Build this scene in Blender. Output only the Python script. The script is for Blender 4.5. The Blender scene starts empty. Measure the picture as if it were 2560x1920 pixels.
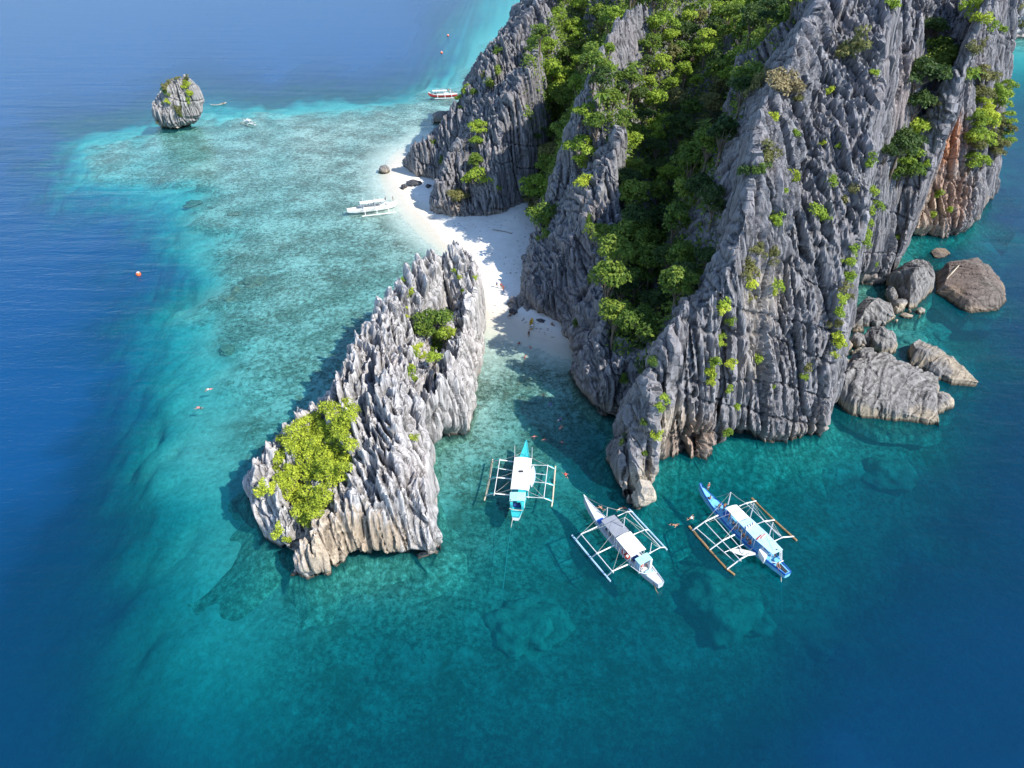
import bpy, bmesh, math, random
import numpy as np
from mathutils import Vector, Matrix, Euler
from mathutils.geometry import delaunay_2d_cdt
from mathutils.bvhtree import BVHTree

# ------------------------------------------------------------------ camera, sky, sun
scene = bpy.context.scene
COL = scene.collection
CAM_H, PITCH, FPX = 78.0, math.radians(35.0), 1740.0     # drone height, tilt below the horizon, focal length in photo pixels
cam_d = bpy.data.cameras.new('camera')
cam = bpy.data.objects.new('camera', cam_d)
COL.objects.link(cam)
cam.location = (0, 0, CAM_H)
cam.rotation_euler = (math.pi / 2 - PITCH, 0, 0)
cam_d.sensor_width = 36.0
cam_d.lens = 36.0 * FPX / 2560.0
cam_d.clip_start = 1.0
cam_d.clip_end = 20000.0
scene.camera = cam

SUN_EL = math.radians(45.0)
SUN_AZ = (0.84, -0.54)                                    # horizontal direction towards the sun
world = bpy.data.worlds.new('World')
scene.world = world
world.use_nodes = True
wn = world.node_tree
sky = wn.nodes.new('ShaderNodeTexSky')
sky.sky_type = 'NISHITA'
sky.sun_disc = False
sky.sun_elevation = SUN_EL
sky.sun_rotation = math.atan2(SUN_AZ[0], SUN_AZ[1])
sky.air_density = 0.8
sky.dust_density = 0.0
sky.ozone_density = 2.0
bg = wn.nodes['Background']
bg.inputs['Strength'].default_value = 0.15
wn.links.new(sky.outputs[0], bg.inputs['Color'])
sun_d = bpy.data.lights.new('sun', 'SUN')
sun_d.energy = 3.7
sun_d.angle = math.radians(0.5)
sun_d.color = (1.0, 0.955, 0.88)
sun = bpy.data.objects.new('sun', sun_d)
COL.objects.link(sun)
sv = Vector((SUN_AZ[0] * math.cos(SUN_EL), SUN_AZ[1] * math.cos(SUN_EL), math.sin(SUN_EL)))
sun.rotation_euler = sv.to_track_quat('Z', 'Y').to_euler()
sun.location = (60, -40, 160)
scene.view_settings.view_transform = 'Standard'
scene.view_settings.look = 'None'
scene.view_settings.gamma = 1.0
scene.view_settings.use_curve_mapping = False
scene.view_settings.exposure = 0.97
scene.render.engine = 'CYCLES'
scene.cycles.transparent_max_bounces = 10
scene.cycles.max_bounces = 4
scene.cycles.diffuse_bounces = 2
scene.cycles.glossy_bounces = 2

# ------------------------------------------------------------------ helpers
random.seed(7)
RNG = np.random.default_rng(11)
cT, sT = math.cos(PITCH), math.sin(PITCH)


def P(u, v, z=0.0):
    """surveyed point: photo pixel (2560 x 1920) at a known height above the sea -> world"""
    a = (u - 1280.0) / FPX
    b = (960.0 - v) / FPX
    dz = b * cT - sT
    t = (z - CAM_H) / dz
    return Vector((a * t, (b * sT + cT) * t, z))


def tag(o, label=None, cat=None, group=None, kind=None):
    if label: o['label'] = label
    if cat: o['category'] = cat
    if group: o['group'] = group
    if kind: o['kind'] = kind
    return o


def link(name, me, mat=None, parent=None):
    o = bpy.data.objects.new(name, me)
    COL.objects.link(o)
    if mat is not None:
        me.materials.clear()
        me.materials.append(mat)
    if parent is not None:
        o.parent = parent
    return o


def np_mesh(name, verts, quads=None, tris=None, smooth=False):
    me = bpy.data.meshes.new(name)
    verts = np.asarray(verts, dtype=np.float32)
    loops, starts, totals = [], [], []
    n = 0
    if quads is not None and len(quads):
        q = np.asarray(quads, dtype=np.int32)
        loops.append(q.ravel()); starts.append(np.arange(len(q)) * 4 + n); totals.append(np.full(len(q), 4)); n += q.size
    if tris is not None and len(tris):
        q = np.asarray(tris, dtype=np.int32)
        loops.append(q.ravel()); starts.append(np.arange(len(q)) * 3 + n); totals.append(np.full(len(q), 3)); n += q.size
    loops = np.concatenate(loops).astype(np.int32)
    starts = np.concatenate(starts).astype(np.int32)
    me.vertices.add(len(verts)); me.vertices.foreach_set('co', verts.ravel())
    me.loops.add(len(loops)); me.loops.foreach_set('vertex_index', loops)
    me.polygons.add(len(starts)); me.polygons.foreach_set('loop_start', starts)
    try:
        me.polygons.foreach_set('loop_total', np.concatenate(totals).astype(np.int32))
    except Exception:
        pass
    me.update(calc_edges=True)
    me.polygons.foreach_set('use_smooth', np.full(len(starts), smooth))
    me.validate()
    return me


# gradient noise on arrays of points
_perm = RNG.permutation(256).astype(np.int64)
_perm = np.concatenate([_perm, _perm, _perm])
_g = RNG.normal(size=(256, 3)); _g /= np.linalg.norm(_g, axis=1)[:, None]


def perlin(p):
    pi = np.floor(p).astype(np.int64)
    f = p - pi
    pi &= 255
    w = f * f * f * (f * (f * 6 - 15) + 10)
    out = np.zeros(len(p))
    for dx in (0, 1):
        wx = w[:, 0] if dx else 1 - w[:, 0]
        hx = _perm[(pi[:, 0] + dx)]
        for dy in (0, 1):
            wy = w[:, 1] if dy else 1 - w[:, 1]
            hy = _perm[hx + ((pi[:, 1] + dy) & 255)]
            for dz in (0, 1):
                wz = w[:, 2] if dz else 1 - w[:, 2]
                h = _perm[hy + ((pi[:, 2] + dz) & 255)]
                g = _g[h]
                out += wx * wy * wz * (g[:, 0] * (f[:, 0] - dx) + g[:, 1] * (f[:, 1] - dy) + g[:, 2] * (f[:, 2] - dz))
    return out * 1.6


def cells(p, jitter=0.9):
    """Worley noise: returns (F1, F2, random value of the nearest cell)"""
    pi = np.floor(p).astype(np.int64)
    f1 = np.full(len(p), 9.0); f2 = np.full(len(p), 9.0); val = np.zeros(len(p))
    for dx in (-1, 0, 1):
        for dy in (-1, 0, 1):
            for dz in (-1, 0, 1):
                c = pi + np.array([dx, dy, dz])
                h = _perm[_perm[_perm[c[:, 0] & 255] + (c[:, 1] & 255)] + (c[:, 2] & 255)]
                q = c + 0.5 + _g[h] * 0.5 * jitter
                d = np.linalg.norm(q - p, axis=1)
                near = d < f1
                f2 = np.where(near, f1, np.minimum(f2, d))
                val = np.where(near, h / 255.0, val)
                f1 = np.where(near, d, f1)
    return f1, f2, val


def sstep(a, b, x):
    t = np.clip((x - a) / (b - a), 0, 1)
    return t * t * (3 - 2 * t)


def in_poly(x, y, poly):
    poly = [(p[0], p[1]) for p in poly]
    inside = np.zeros(np.shape(x), dtype=bool)
    n = len(poly)
    j = n - 1
    for i in range(n):
        xi, yi = poly[i]; xj, yj = poly[j]
        c = ((yi > y) != (yj > y)) & (x < (xj - xi) * (y - yi) / ((yj - yi) if yj != yi else 1e-9) + xi)
        inside ^= c
        j = i
    return inside


# ------------------------------------------------------------------ node material helpers
def new_mat(name):
    m = bpy.data.materials.new(name)
    m.use_nodes = True
    nt = m.node_tree
    b = nt.nodes['Principled BSDF']
    return m, nt, b


def N(nt, t, **kw):
    n = nt.nodes.new(t)
    for k, v in kw.items():
        if k.startswith('i_'):
            key = k[2:]
            n.inputs[int(key) if key.isdigit() else key.replace('_', ' ')].default_value = v
        else:
            setattr(n, k, v)
    return n


def ramp(nt, fac, stops, interp='LINEAR'):
    r = nt.nodes.new('ShaderNodeValToRGB')
    r.color_ramp.interpolation = interp
    els = r.color_ramp.elements
    while len(els) < len(stops):
        els.new(0.5)
    for e, (p, c) in zip(els, stops):
        e.position = p
        e.color = (c[0], c[1], c[2], 1) if not isinstance(c, (int, float)) else (c, c, c, 1)
    nt.links.new(fac, r.inputs[0])
    return r.outputs[0]


def mix(nt, fac, a, b, mode='MIX'):
    m = nt.nodes.new('ShaderNodeMix')
    m.data_type = 'RGBA'
    m.blend_type = mode
    for sock, val in ((0, fac), (6, a), (7, b)):
        if hasattr(val, 'is_output'):
            nt.links.new(val, m.inputs[sock])
        elif sock == 0:
            m.inputs[0].default_value = val
        else:
            m.inputs[sock].default_value = (val[0], val[1], val[2], 1)
    return m.outputs[2]


def math_n(nt, op, a, b=None, c=None):
    m = nt.nodes.new('ShaderNodeMath')
    m.operation = op
    for i, val in enumerate((a, b, c)):
        if val is None: continue
        if hasattr(val, 'is_output'): nt.links.new(val, m.inputs[i])
        else: m.inputs[i].default_value = val
    return m.outputs[0]


def noise_n(nt, vec, scale, detail=4.0, rough=0.6, dist=0.0):
    n = N(nt, 'ShaderNodeTexNoise', i_Scale=scale, i_Detail=detail, i_Roughness=rough, i_Distortion=dist)
    nt.links.new(vec, n.inputs['Vector'])
    return n.outputs[0]


def mapping(nt, vec, scale=(1, 1, 1), rot=(0, 0, 0), loc=(0, 0, 0)):
    m = N(nt, 'ShaderNodeMapping')
    m.inputs['Scale'].default_value = scale
    m.inputs['Rotation'].default_value = rot
    m.inputs['Location'].default_value = loc
    nt.links.new(vec, m.inputs['Vector'])
    return m.outputs[0]


def plain(name, color, rough=0.6, metal=0.0, var=0.12, scale=3.0):
    """painted / plain material with a little wear"""
    m, nt, b = new_mat(name)
    tc = N(nt, 'ShaderNodeTexCoord')
    f = noise_n(nt, tc.outputs['Object'], scale, 5, 0.65)
    dark = tuple(c * (1 - var * 2) for c in color)
    light = tuple(min(1, c * (1 + var)) for c in color)
    nt.links.new(ramp(nt, f, [(0.3, dark), (0.5, color), (0.75, light)]), b.inputs['Base Color'])
    b.inputs['Roughness'].default_value = rough
    b.inputs['Metallic'].default_value = metal
    return m


def rock_mat(name, base, tan_h=4.0, tan=(0.42, 0.33, 0.24), strike=0.45, pink=0.35, tan_amt=1.0, wet_amt=1.0, stains=(), crack=0.75):
    """weathered karst limestone: grey, dark wet streaks down the faces, ochre band above the tide line"""
    m, nt, b = new_mat(name)
    geo = N(nt, 'ShaderNodeNewGeometry')
    pos = geo.outputs['Position']
    streak = noise_n(nt, mapping(nt, pos, (1.3, 1.0, 0.07), (0, 0.1, strike)), 1.0, 6, 0.7, 0.15)
    broad = noise_n(nt, pos, 0.11, 4, 0.6)
    grain = noise_n(nt, mapping(nt, pos, (1, 1, 0.45)), 3.2, 6, 0.75)
    dk = tuple(c * 0.42 for c in base)
    lt = tuple(min(1, c * 1.32) for c in base)
    col = ramp(nt, streak, [(0.31, tuple(c * 0.25 for c in base)), (0.41, tuple(c * 0.72 for c in base)), (0.50, base), (0.68, lt)])
    col = mix(nt, 0.55, col, ramp(nt, grain, [(0.30, 0.5), (0.50, 1.0), (0.78, 1.25)]), 'MULTIPLY')
    col = mix(nt, ramp(nt, broad, [(0.42, 0.0), (0.68, pink)]), col, (base[0] * 1.25, base[1] * 1.05, base[2] * 0.98))
    # cracks: dark joints between slabs
    cr = N(nt, 'ShaderNodeTexVoronoi', feature='DISTANCE_TO_EDGE', i_Scale=0.33)
    warp = N(nt, 'ShaderNodeVectorMath', operation='ADD')
    nz = N(nt, 'ShaderNodeTexNoise', i_Scale=0.5, i_Detail=4.0)
    nt.links.new(pos, nz.inputs['Vector'])
    sc = N(nt, 'ShaderNodeVectorMath', operation='SCALE'); sc.inputs['Scale'].default_value = 1.6
    nt.links.new(nz.outputs['Color'], sc.inputs[0])
    nt.links.new(mapping(nt, pos, (1.0, 1.0, 0.30), (0, 0.15, strike)), warp.inputs[0])
    nt.links.new(sc.outputs[0], warp.inputs[1])
    nt.links.new(warp.outputs[0], cr.inputs['Vector'])
    col = mix(nt, ramp(nt, cr.outputs[0], [(0.0, crack), (0.035, 0.0)]), col, tuple(c * 0.22 for c in base))
    # ochre tide band
    sep = N(nt, 'ShaderNodeSeparateXYZ')
    nt.links.new(pos, sep.inputs[0])
    zz = math_n(nt, 'ADD', sep.outputs['Z'], math_n(nt, 'MULTIPLY', math_n(nt, 'SUBTRACT', broad, 0.5), -9.0 ))
    band = math_n(nt, 'MULTIPLY', ramp(nt, math_n(nt, 'DIVIDE', zz, tan_h * 2), [(0.25, 1.0), (0.62, 0.0)]), tan_amt)
    tcol = ramp(nt, grain, [(0.3, tuple(c * 0.45 for c in tan)), (0.55, tan), (0.8, tuple(min(1, c * 1.35) for c in tan))])
    col = mix(nt, math_n(nt, 'MULTIPLY', band, 0.75), col, tcol)
    wet = ramp(nt, sep.outputs['Z'], [(0.0, 1.0), (0.25, 0.85), (0.6, 0.0)])
    wetc = ramp(nt, grain, [(0.35, (0.028, 0.026, 0.022)), (0.65, (0.10, 0.075, 0.05))])
    drowned = ramp(nt, math_n(nt, 'ADD', math_n(nt, 'MULTIPLY', sep.outputs['Z'], 0.5), 0.5), [(0.0, 1.0), (0.42, 0.0)])
    wetc = mix(nt, drowned, wetc, ramp(nt, noise_n(nt, pos, 1.0, 6, 0.8), [(0.34, (0.05, 0.055, 0.035)), (0.5, (0.24, 0.23, 0.16)), (0.66, (0.62, 0.58, 0.47))]))
    for (c, r, sc_) in stains:                            # iron and calcite stains, each with its own place
        dn = N(nt, 'ShaderNodeVectorMath', operation='DISTANCE'); dn.inputs[1].default_value = c
        nt.links.new(pos, dn.inputs[0])
        k = math_n(nt, 'ADD', math_n(nt, 'DIVIDE', dn.outputs['Value'], r), math_n(nt, 'MULTIPLY', math_n(nt, 'SUBTRACT', streak, 0.5), 1.6))
        km = ramp(nt, k, [(0.5, 0.95), (1.0, 0.0)])
        stc = ramp(nt, grain, [(0.3, tuple(q * 0.45 for q in sc_)), (0.55, sc_), (0.8, tuple(min(1, q * 1.3) for q in sc_))])
        col = mix(nt, km, col, stc)
    col = mix(nt, math_n(nt, 'MULTIPLY', wet, wet_amt), col, wetc)
    # crevice shade painted dark into the colour by pointiness, and bleached edges
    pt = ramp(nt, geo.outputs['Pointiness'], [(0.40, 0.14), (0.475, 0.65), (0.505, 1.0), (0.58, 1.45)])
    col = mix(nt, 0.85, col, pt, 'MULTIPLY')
    nt.links.new(col, b.inputs['Base Color'])
    b.inputs['Roughness'].default_value = 0.92
    b.inputs['Specular IOR Level'].default_value = 0.2
    bump = N(nt, 'ShaderNodeBump', i_Strength=0.75, i_Distance=0.35)
    h = math_n(nt, 'ADD', math_n(nt, 'MULTIPLY', streak, 0.8), math_n(nt, 'MULTIPLY', grain, 0.6))
    nt.links.new(h, bump.inputs['Height'])
    nt.links.new(bump.outputs[0], b.inputs['Normal'])
    return m


# ------------------------------------------------------------------ rock building
def tin_solid(boundary, lines, depth=-7.0, flare=0.6, seed=0):
    """closed solid from a footprint (list of points) and surveyed ridge / ledge lines (lists of points)"""
    pts, edges = [], []
    def add(poly, closed):
        i0 = len(pts)
        pts.extend(poly)
        m = len(poly)
        for k in range(m - 1): edges.append((i0 + k, i0 + k + 1))
        if closed: edges.append((i0 + m - 1, i0))
    add(boundary, True)
    for l in lines: add(l, False)
    v2, e2, f2, ov, _, _ = delaunay_2d_cdt([Vector((p[0], p[1])) for p in pts], edges, [], 0, 1e-4)
    z = []
    for i, v in enumerate(v2):
        if ov[i]:
            z.append(max(pts[k][2] for k in ov[i]))
        else:                                            # crossing of two lines: average of the near points
            d = sorted(((p[0] - v.x) ** 2 + (p[1] - v.y) ** 2, p[2]) for p in pts)[:3]
            ws = [1 / (q[0] + 1e-3) for q in d]
            z.append(sum(w * q[1] for w, q in zip(ws, d)) / sum(ws))
    bp = [(p[0], p[1]) for p in boundary]
    bm = bmesh.new()
    vs = [bm.verts.new((v.x, v.y, zz)) for v, zz in zip(v2, z)]
    for f in f2:
        cx = sum(v2[i].x for i in f) / 3; cy = sum(v2[i].y for i in f) / 3
        if in_poly(np.array([cx]), np.array([cy]), bp)[0]:
            try: bm.faces.new([vs[i] for i in f])
            except ValueError: pass
    loose = [v for v in bm.verts if not v.link_faces]
    bmesh.ops.delete(bm, geom=loose, context='VERTS')
    bmesh.ops.recalc_face_normals(bm, faces=bm.faces)
    if sum(f.normal.z for f in bm.faces) < 0:
        bmesh.ops.reverse_faces(bm, faces=bm.faces)
    be = [e for e in bm.edges if e.is_boundary]
    r = bmesh.ops.extrude_edge_only(bm, edges=be)
    nv = [g for g in r['geom'] if isinstance(g, bmesh.types.BMVert)]
    for v in nv: v.co.z = depth
    be = [e for e in bm.edges if e.is_boundary]
    bmesh.ops.holes_fill(bm, edges=be, sides=0)
    bmesh.ops.triangulate(bm, faces=bm.faces)
    bmesh.ops.recalc_face_normals(bm, faces=bm.faces)
    me = bpy.data.meshes.new('tmp'); bm.to_mesh(me); bm.free()
    return me


def remesh(me, voxel, smooth_iter=0):
    o = bpy.data.objects.new('tmp', me)
    COL.objects.link(o)
    md = o.modifiers.new('r', 'REMESH'); md.mode = 'VOXEL'; md.voxel_size = voxel
    if smooth_iter:
        s = o.modifiers.new('s', 'SMOOTH'); s.iterations = smooth_iter; s.factor = 0.5
    dg = bpy.context.evaluated_depsgraph_get()
    ev = o.evaluated_get(dg)
    m2 = ev.to_mesh()
    n = len(m2.vertices)
    co = np.empty(n * 3, dtype=np.float32); m2.vertices.foreach_get('co', co)
    no = np.empty(n * 3, dtype=np.float32); m2.vertices.foreach_get('normal', no)
    lp = np.empty(len(m2.loops), dtype=np.int32); m2.loops.foreach_get('vertex_index', lp)
    ls = np.empty(len(m2.polygons), dtype=np.int32); m2.polygons.foreach_get('loop_start', ls)
    lt = np.empty(len(m2.polygons), dtype=np.int32); m2.polygons.foreach_get('loop_total', lt)
    ev.to_mesh_clear()
    bpy.data.objects.remove(o); bpy.data.meshes.remove(me)
    q = lp[(ls[lt == 4][:, None] + np.arange(4)[None])]
    t = lp[(ls[lt == 3][:, None] + np.arange(3)[None])]
    return co.reshape(-1, 3).astype(np.float64), no.reshape(-1, 3).astype(np.float64), q, t


def ridged(p):
    return 1.0 - 2.0 * np.abs(perlin(p))


def karst(co, no, strike=0.45, amp=1.0, lean=0.12, notch=1.0, seed=0.0, blade=1.0, calm=None, caves=(), flare=1.0, zs=1.0):
    """sharpen a blocked-out rock into fluted, bladed limestone. strike: direction of the beds (radians)"""
    ca, sa = math.cos(strike), math.sin(strike)
    x, y, z = co[:, 0] + seed * 13.7, co[:, 1] + seed * 7.1, co[:, 2]
    zn = z * zs                                            # below 1: longer, more continuous flutes
    wx = perlin(np.stack([x / 11, y / 11, zn / 22], 1)) * 1.3
    a = ca * x + sa * y + lean * z + wx                   # across the beds
    b = -sa * x + ca * y                                  # along the beds
    up = np.clip(no[:, 2], 0, 1)
    nh = no.copy(); nh[:, 2] *= 0.25
    ln = np.linalg.norm(nh, axis=1)[:, None] + 1e-6
    nh = nh / ln
    wall = 1 - up ** 2
    big = perlin(np.stack([x / 15, y / 15, zn / 30], 1)) * 1.1
    f1 = ridged(np.stack([a / 3.6, b / 14, zn / 30], 1))
    f2 = ridged(np.stack([a / 1.7, b / 8, zn / 20 + 9], 1))
    f3 = ridged(np.stack([a / 0.95, b / 4, zn / 12 + 3], 1))
    f4 = ridged(np.stack([a / 0.6 + 7, b / 2.2, zn / 8.0], 1))
    rough = 0.65 + 0.7 * sstep(-0.5, 0.5, perlin(np.stack([x / 17 + 3, y / 17, zn / 17], 1)))
    c1, c2, cv = cells(np.stack([a / 2.8, b / 8.0, zn / 21], 1))
    g1, g2, gv = cells(np.stack([a / 1.2 + 5, b / 3.8, zn / 10.5], 1))
    crack = -np.exp(-((c2 - c1) / 0.06) ** 2) * 0.9
    crack2 = -np.exp(-((g2 - g1) / 0.08) ** 2) * 0.40
    d = big + rough * (0.55 * (f1 - 0.35) + 0.72 * f2 + 0.55 * f3 + 0.28 * f4 + (cv - 0.5) * 1.4 + (gv - 0.5) * 0.9 * zs) + crack + crack2
    # long bedding breaks that cross the flutes
    bd = np.abs(perlin(np.stack([x / 40, y / 40, (z + 0.35 * x) / 7.5 + 20], 1)))
    d -= 1.1 * zs * np.exp(-(bd / 0.035) ** 2)
    face = np.abs(nh[:, 0] * ca + nh[:, 1] * sa)          # faces that lie along the beds weather smoother
    d = big + (d - big) * (1 - 0.5 * face ** 2)
    k = amp if calm is None else amp * (1 - 0.75 * calm)
    dv = nh * (d * k * (0.45 + 0.55 * wall))[:, None]
    # blades standing up on the tops
    s = 0.8 * np.clip(f1, -0.6, 1) + 1.1 * f2 + 1.0 * f3 + 0.55 * f4 + (cv - 0.5) * 2.6 + (gv - 0.5) * 2.2
    bl = up * blade * k * s * np.clip(z / 5.0, 0, 1)
    dv[:, 2] += bl
    dv *= (0.15 + 0.85 * sstep(-1.6, 0.1, z))[:, None]    # drowned foot: worn smooth and spreading into rubble
    dv += nh * (np.clip(-z - 0.3, 0, 5) ** 1.6 * 0.85 * flare * (0.7 + 0.6 * perlin(np.stack([x / 4, y / 4, z / 4], 1))))[:, None] * wall[:, None]
    # tide notch: the rock is undercut where the sea works on it
    if notch:
        m = np.exp(-((z - 0.3) / 1.1) ** 2) * (0.6 + 0.6 * perlin(np.stack([x / 5, y / 5, z * 0], 1))) * 1.6 * notch
        dv -= nh * m[:, None] * wall[:, None]
    for (c, r, dp) in caves:                              # wave-cut hollows
        k = np.exp(-(((co[:, 0] - c[0]) ** 2 + (co[:, 1] - c[1]) ** 2) / r[0] ** 2 + ((co[:, 2] - c[2]) / r[1]) ** 2))
        dv -= nh * (k * dp)[:, None] * wall[:, None]
    return co + dv

# ------------------------------------------------------------------ land: surveyed lines
def L(*pts):
    return [P(*p) for p in pts]

def W(*pts):
    return [Vector(p) for p in pts]

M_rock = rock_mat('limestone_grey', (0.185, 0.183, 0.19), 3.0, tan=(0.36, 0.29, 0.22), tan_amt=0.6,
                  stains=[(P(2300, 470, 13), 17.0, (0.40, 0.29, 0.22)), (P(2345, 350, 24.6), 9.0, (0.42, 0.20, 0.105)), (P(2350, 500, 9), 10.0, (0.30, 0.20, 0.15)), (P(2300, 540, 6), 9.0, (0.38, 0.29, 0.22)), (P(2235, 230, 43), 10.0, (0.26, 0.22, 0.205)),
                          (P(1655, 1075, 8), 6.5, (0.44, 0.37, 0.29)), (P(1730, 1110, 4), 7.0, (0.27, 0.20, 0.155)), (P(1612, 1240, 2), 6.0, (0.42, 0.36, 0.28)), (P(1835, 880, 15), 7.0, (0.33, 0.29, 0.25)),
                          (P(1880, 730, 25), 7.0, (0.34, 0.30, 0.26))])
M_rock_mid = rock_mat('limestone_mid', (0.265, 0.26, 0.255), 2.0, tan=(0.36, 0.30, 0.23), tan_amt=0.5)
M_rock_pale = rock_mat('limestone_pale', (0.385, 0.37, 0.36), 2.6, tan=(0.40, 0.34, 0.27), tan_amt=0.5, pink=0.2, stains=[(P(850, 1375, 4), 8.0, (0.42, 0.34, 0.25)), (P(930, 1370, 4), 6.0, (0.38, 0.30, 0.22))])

# --- islet in front
islet_edge = L((1206, 745, 0), (1209, 810, 0), (1198, 914, 0), (1192, 1018, 0), (1175, 1082, 0), (1120, 1112, 0), (1094, 1146, 0),
               (1082, 1215, 0), (1088, 1273, 0), (1100, 1331, 0), (1125, 1371, 0), (1098, 1405, 0), (1070, 1428, 0), (1030, 1410, 0),
               (949, 1406, 0), (891, 1412, 0), (787, 1450, 0), (717, 1446, 0), (735, 1395, 0), (668, 1388, 0), (650, 1331, 0),
               (625, 1284, 0), (602, 1250, 0)) + W((-43, 84, 0), (-41, 90, 0), (-37, 97, 0), (-34.5, 104, 0), (-32, 112, 0),
               (-29, 120, 0), (-26.5, 128, 0), (-21, 136, 0), (-15, 143, 0), (-9, 146, 0))
islet_lines = [
    # left crest from front lobe to back tip
    L((620, 1190, 4.5), (640, 1172, 6), (690, 1185, 6), (705, 1125, 8), (752, 1065, 9.5), (812, 1024, 11), (841, 996, 12), (866, 950, 12.5), (876, 900, 13),
      (888, 856, 13.5), (926, 816, 14), (966, 775, 14.5), (980, 723, 15.5), (1009, 704, 16), (1043, 676, 16.5), (1090, 649, 17), (1112, 637, 17.5), (1140, 645, 17.5), (1160, 622, 19), (1180, 655, 16.5)),
    # right wall along the channel
    L((1194, 690, 13), (1186, 745, 12), (1172, 790, 11.5), (1160, 823, 11), (1150, 870, 11), (1134, 918, 11), (1118, 960, 11), (1090, 1000, 11.5), (1060, 1010, 12)),
    L((1200, 770, 6), (1196, 850, 6), (1186, 920, 6), (1178, 990, 6), (1150, 1060, 5.5)),
    L((1148, 800, 9), (1132, 850, 9), (1117, 910, 9), (1104, 950, 9), (1086, 985, 9.5)),
    # chasm floor
    L((1120, 830, 3), (1100, 880, 2), (1085, 930, 2), (1072, 965, 2.5)),
    L((1060, 830, 11), (1036, 880, 11), (1030, 930, 11), (1040, 985, 11)),
    L((1110, 790, 12), (1060, 770, 13), (1100, 715, 14)),
    # middle top
    L((900, 860, 13.5), (960, 900, 12), (979, 930, 12.5), (995, 1014, 14), (1037, 998, 13)),
    L((925, 1020, 12.5), (930, 1100, 12), (905, 1180, 11), (870, 1232, 9.5)),
    L((995, 1014, 14), (1000, 1090, 13), (1010, 1180, 11), (1020, 1260, 8.5)),
    L((1060, 1060, 11.5), (1070, 1110, 10), (1060, 1200, 8.5), (1075, 1290, 7.5), (1110, 1365, 4)),
    L((740, 1395, 3), (800, 1330, 6.5), (870, 1300, 7.5), (950, 1300, 8)),
    L((735, 1425, 1.5), (800, 1395, 4), (880, 1360, 5), (945, 1362, 5), (1010, 1360, 5.5), (1075, 1400, 3.5)),
    # hollow that holds the bush
    L((700, 1200, 4.5), (740, 1260, 4), (775, 1310, 3.5)),
    L((760, 1130, 8), (820, 1090, 9.5), (850, 1170, 8), (810, 1240, 6)),
    L((650, 1215, 6), (640, 1250, 4), (700, 1270, 5.5), (735, 1300, 5), (720, 1340, 4), (690, 1370, 2.5)),
]

# --- headland: footprint
head_edge = (L((1609, 1276, 0), (1625, 1225, 0), (1637, 1180, 0), (1660, 1150, 0), (1700, 1158, 0), (1760, 1165, 0), (1800, 1140, 0), (1845, 1105, 0),
               (1900, 1115, 0), (1960, 1105, 0), (2060, 1092, 0), (2066, 1040, 0), (2085, 920, 0), (2110, 800, 0), (2136, 735, 0), (2180, 722, 0),
               (2222, 705, 0), (2250, 640, 0), (2259, 603, 0), (2310, 598, 0), (2400, 590, 0), (2440, 555, 0), (2462, 515, 0), (2482, 480, 0)) +
             W((163, 245, 0), (160, 280, 0), (150, 320, 0), (130, 345, 0), (90, 345, 0), (30, 335, 0), (-8, 320, 0)) +
             L((1330, 60, 0), (1255, 140, 0), (1195, 215, 0), (1162, 262, 0), (1132, 325, 0), (1050, 374, 0), (1006, 402, 0), (1010, 420, 0), (1040, 447, 0), (1090, 455, 0),
               (1100, 480, 0), (1079, 524, 0), (1085, 540, 0), (1125, 552, 0), (1162, 552, 0), (1213, 550, 0), (1271, 543, 0), (1296, 527, 0),
               (1335, 500, 0.8), (1340, 560, 0.8), (1338, 605, 0), (1305, 674, 0), (1298, 735, 0), (1262, 762, 0), (1275, 778, 0), (1334, 787, 0), (1381, 808, 0),
               (1410, 845, 0), (1424, 870, 0), (1420, 934, 0), (1440, 985, 0), (1462, 1042, 0), (1500, 1062, 0), (1528, 1062, 0), (1520, 1120, 0),
               (1518, 1169, 0), (1552, 1239, 0), (1574, 1264, 0)))
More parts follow.
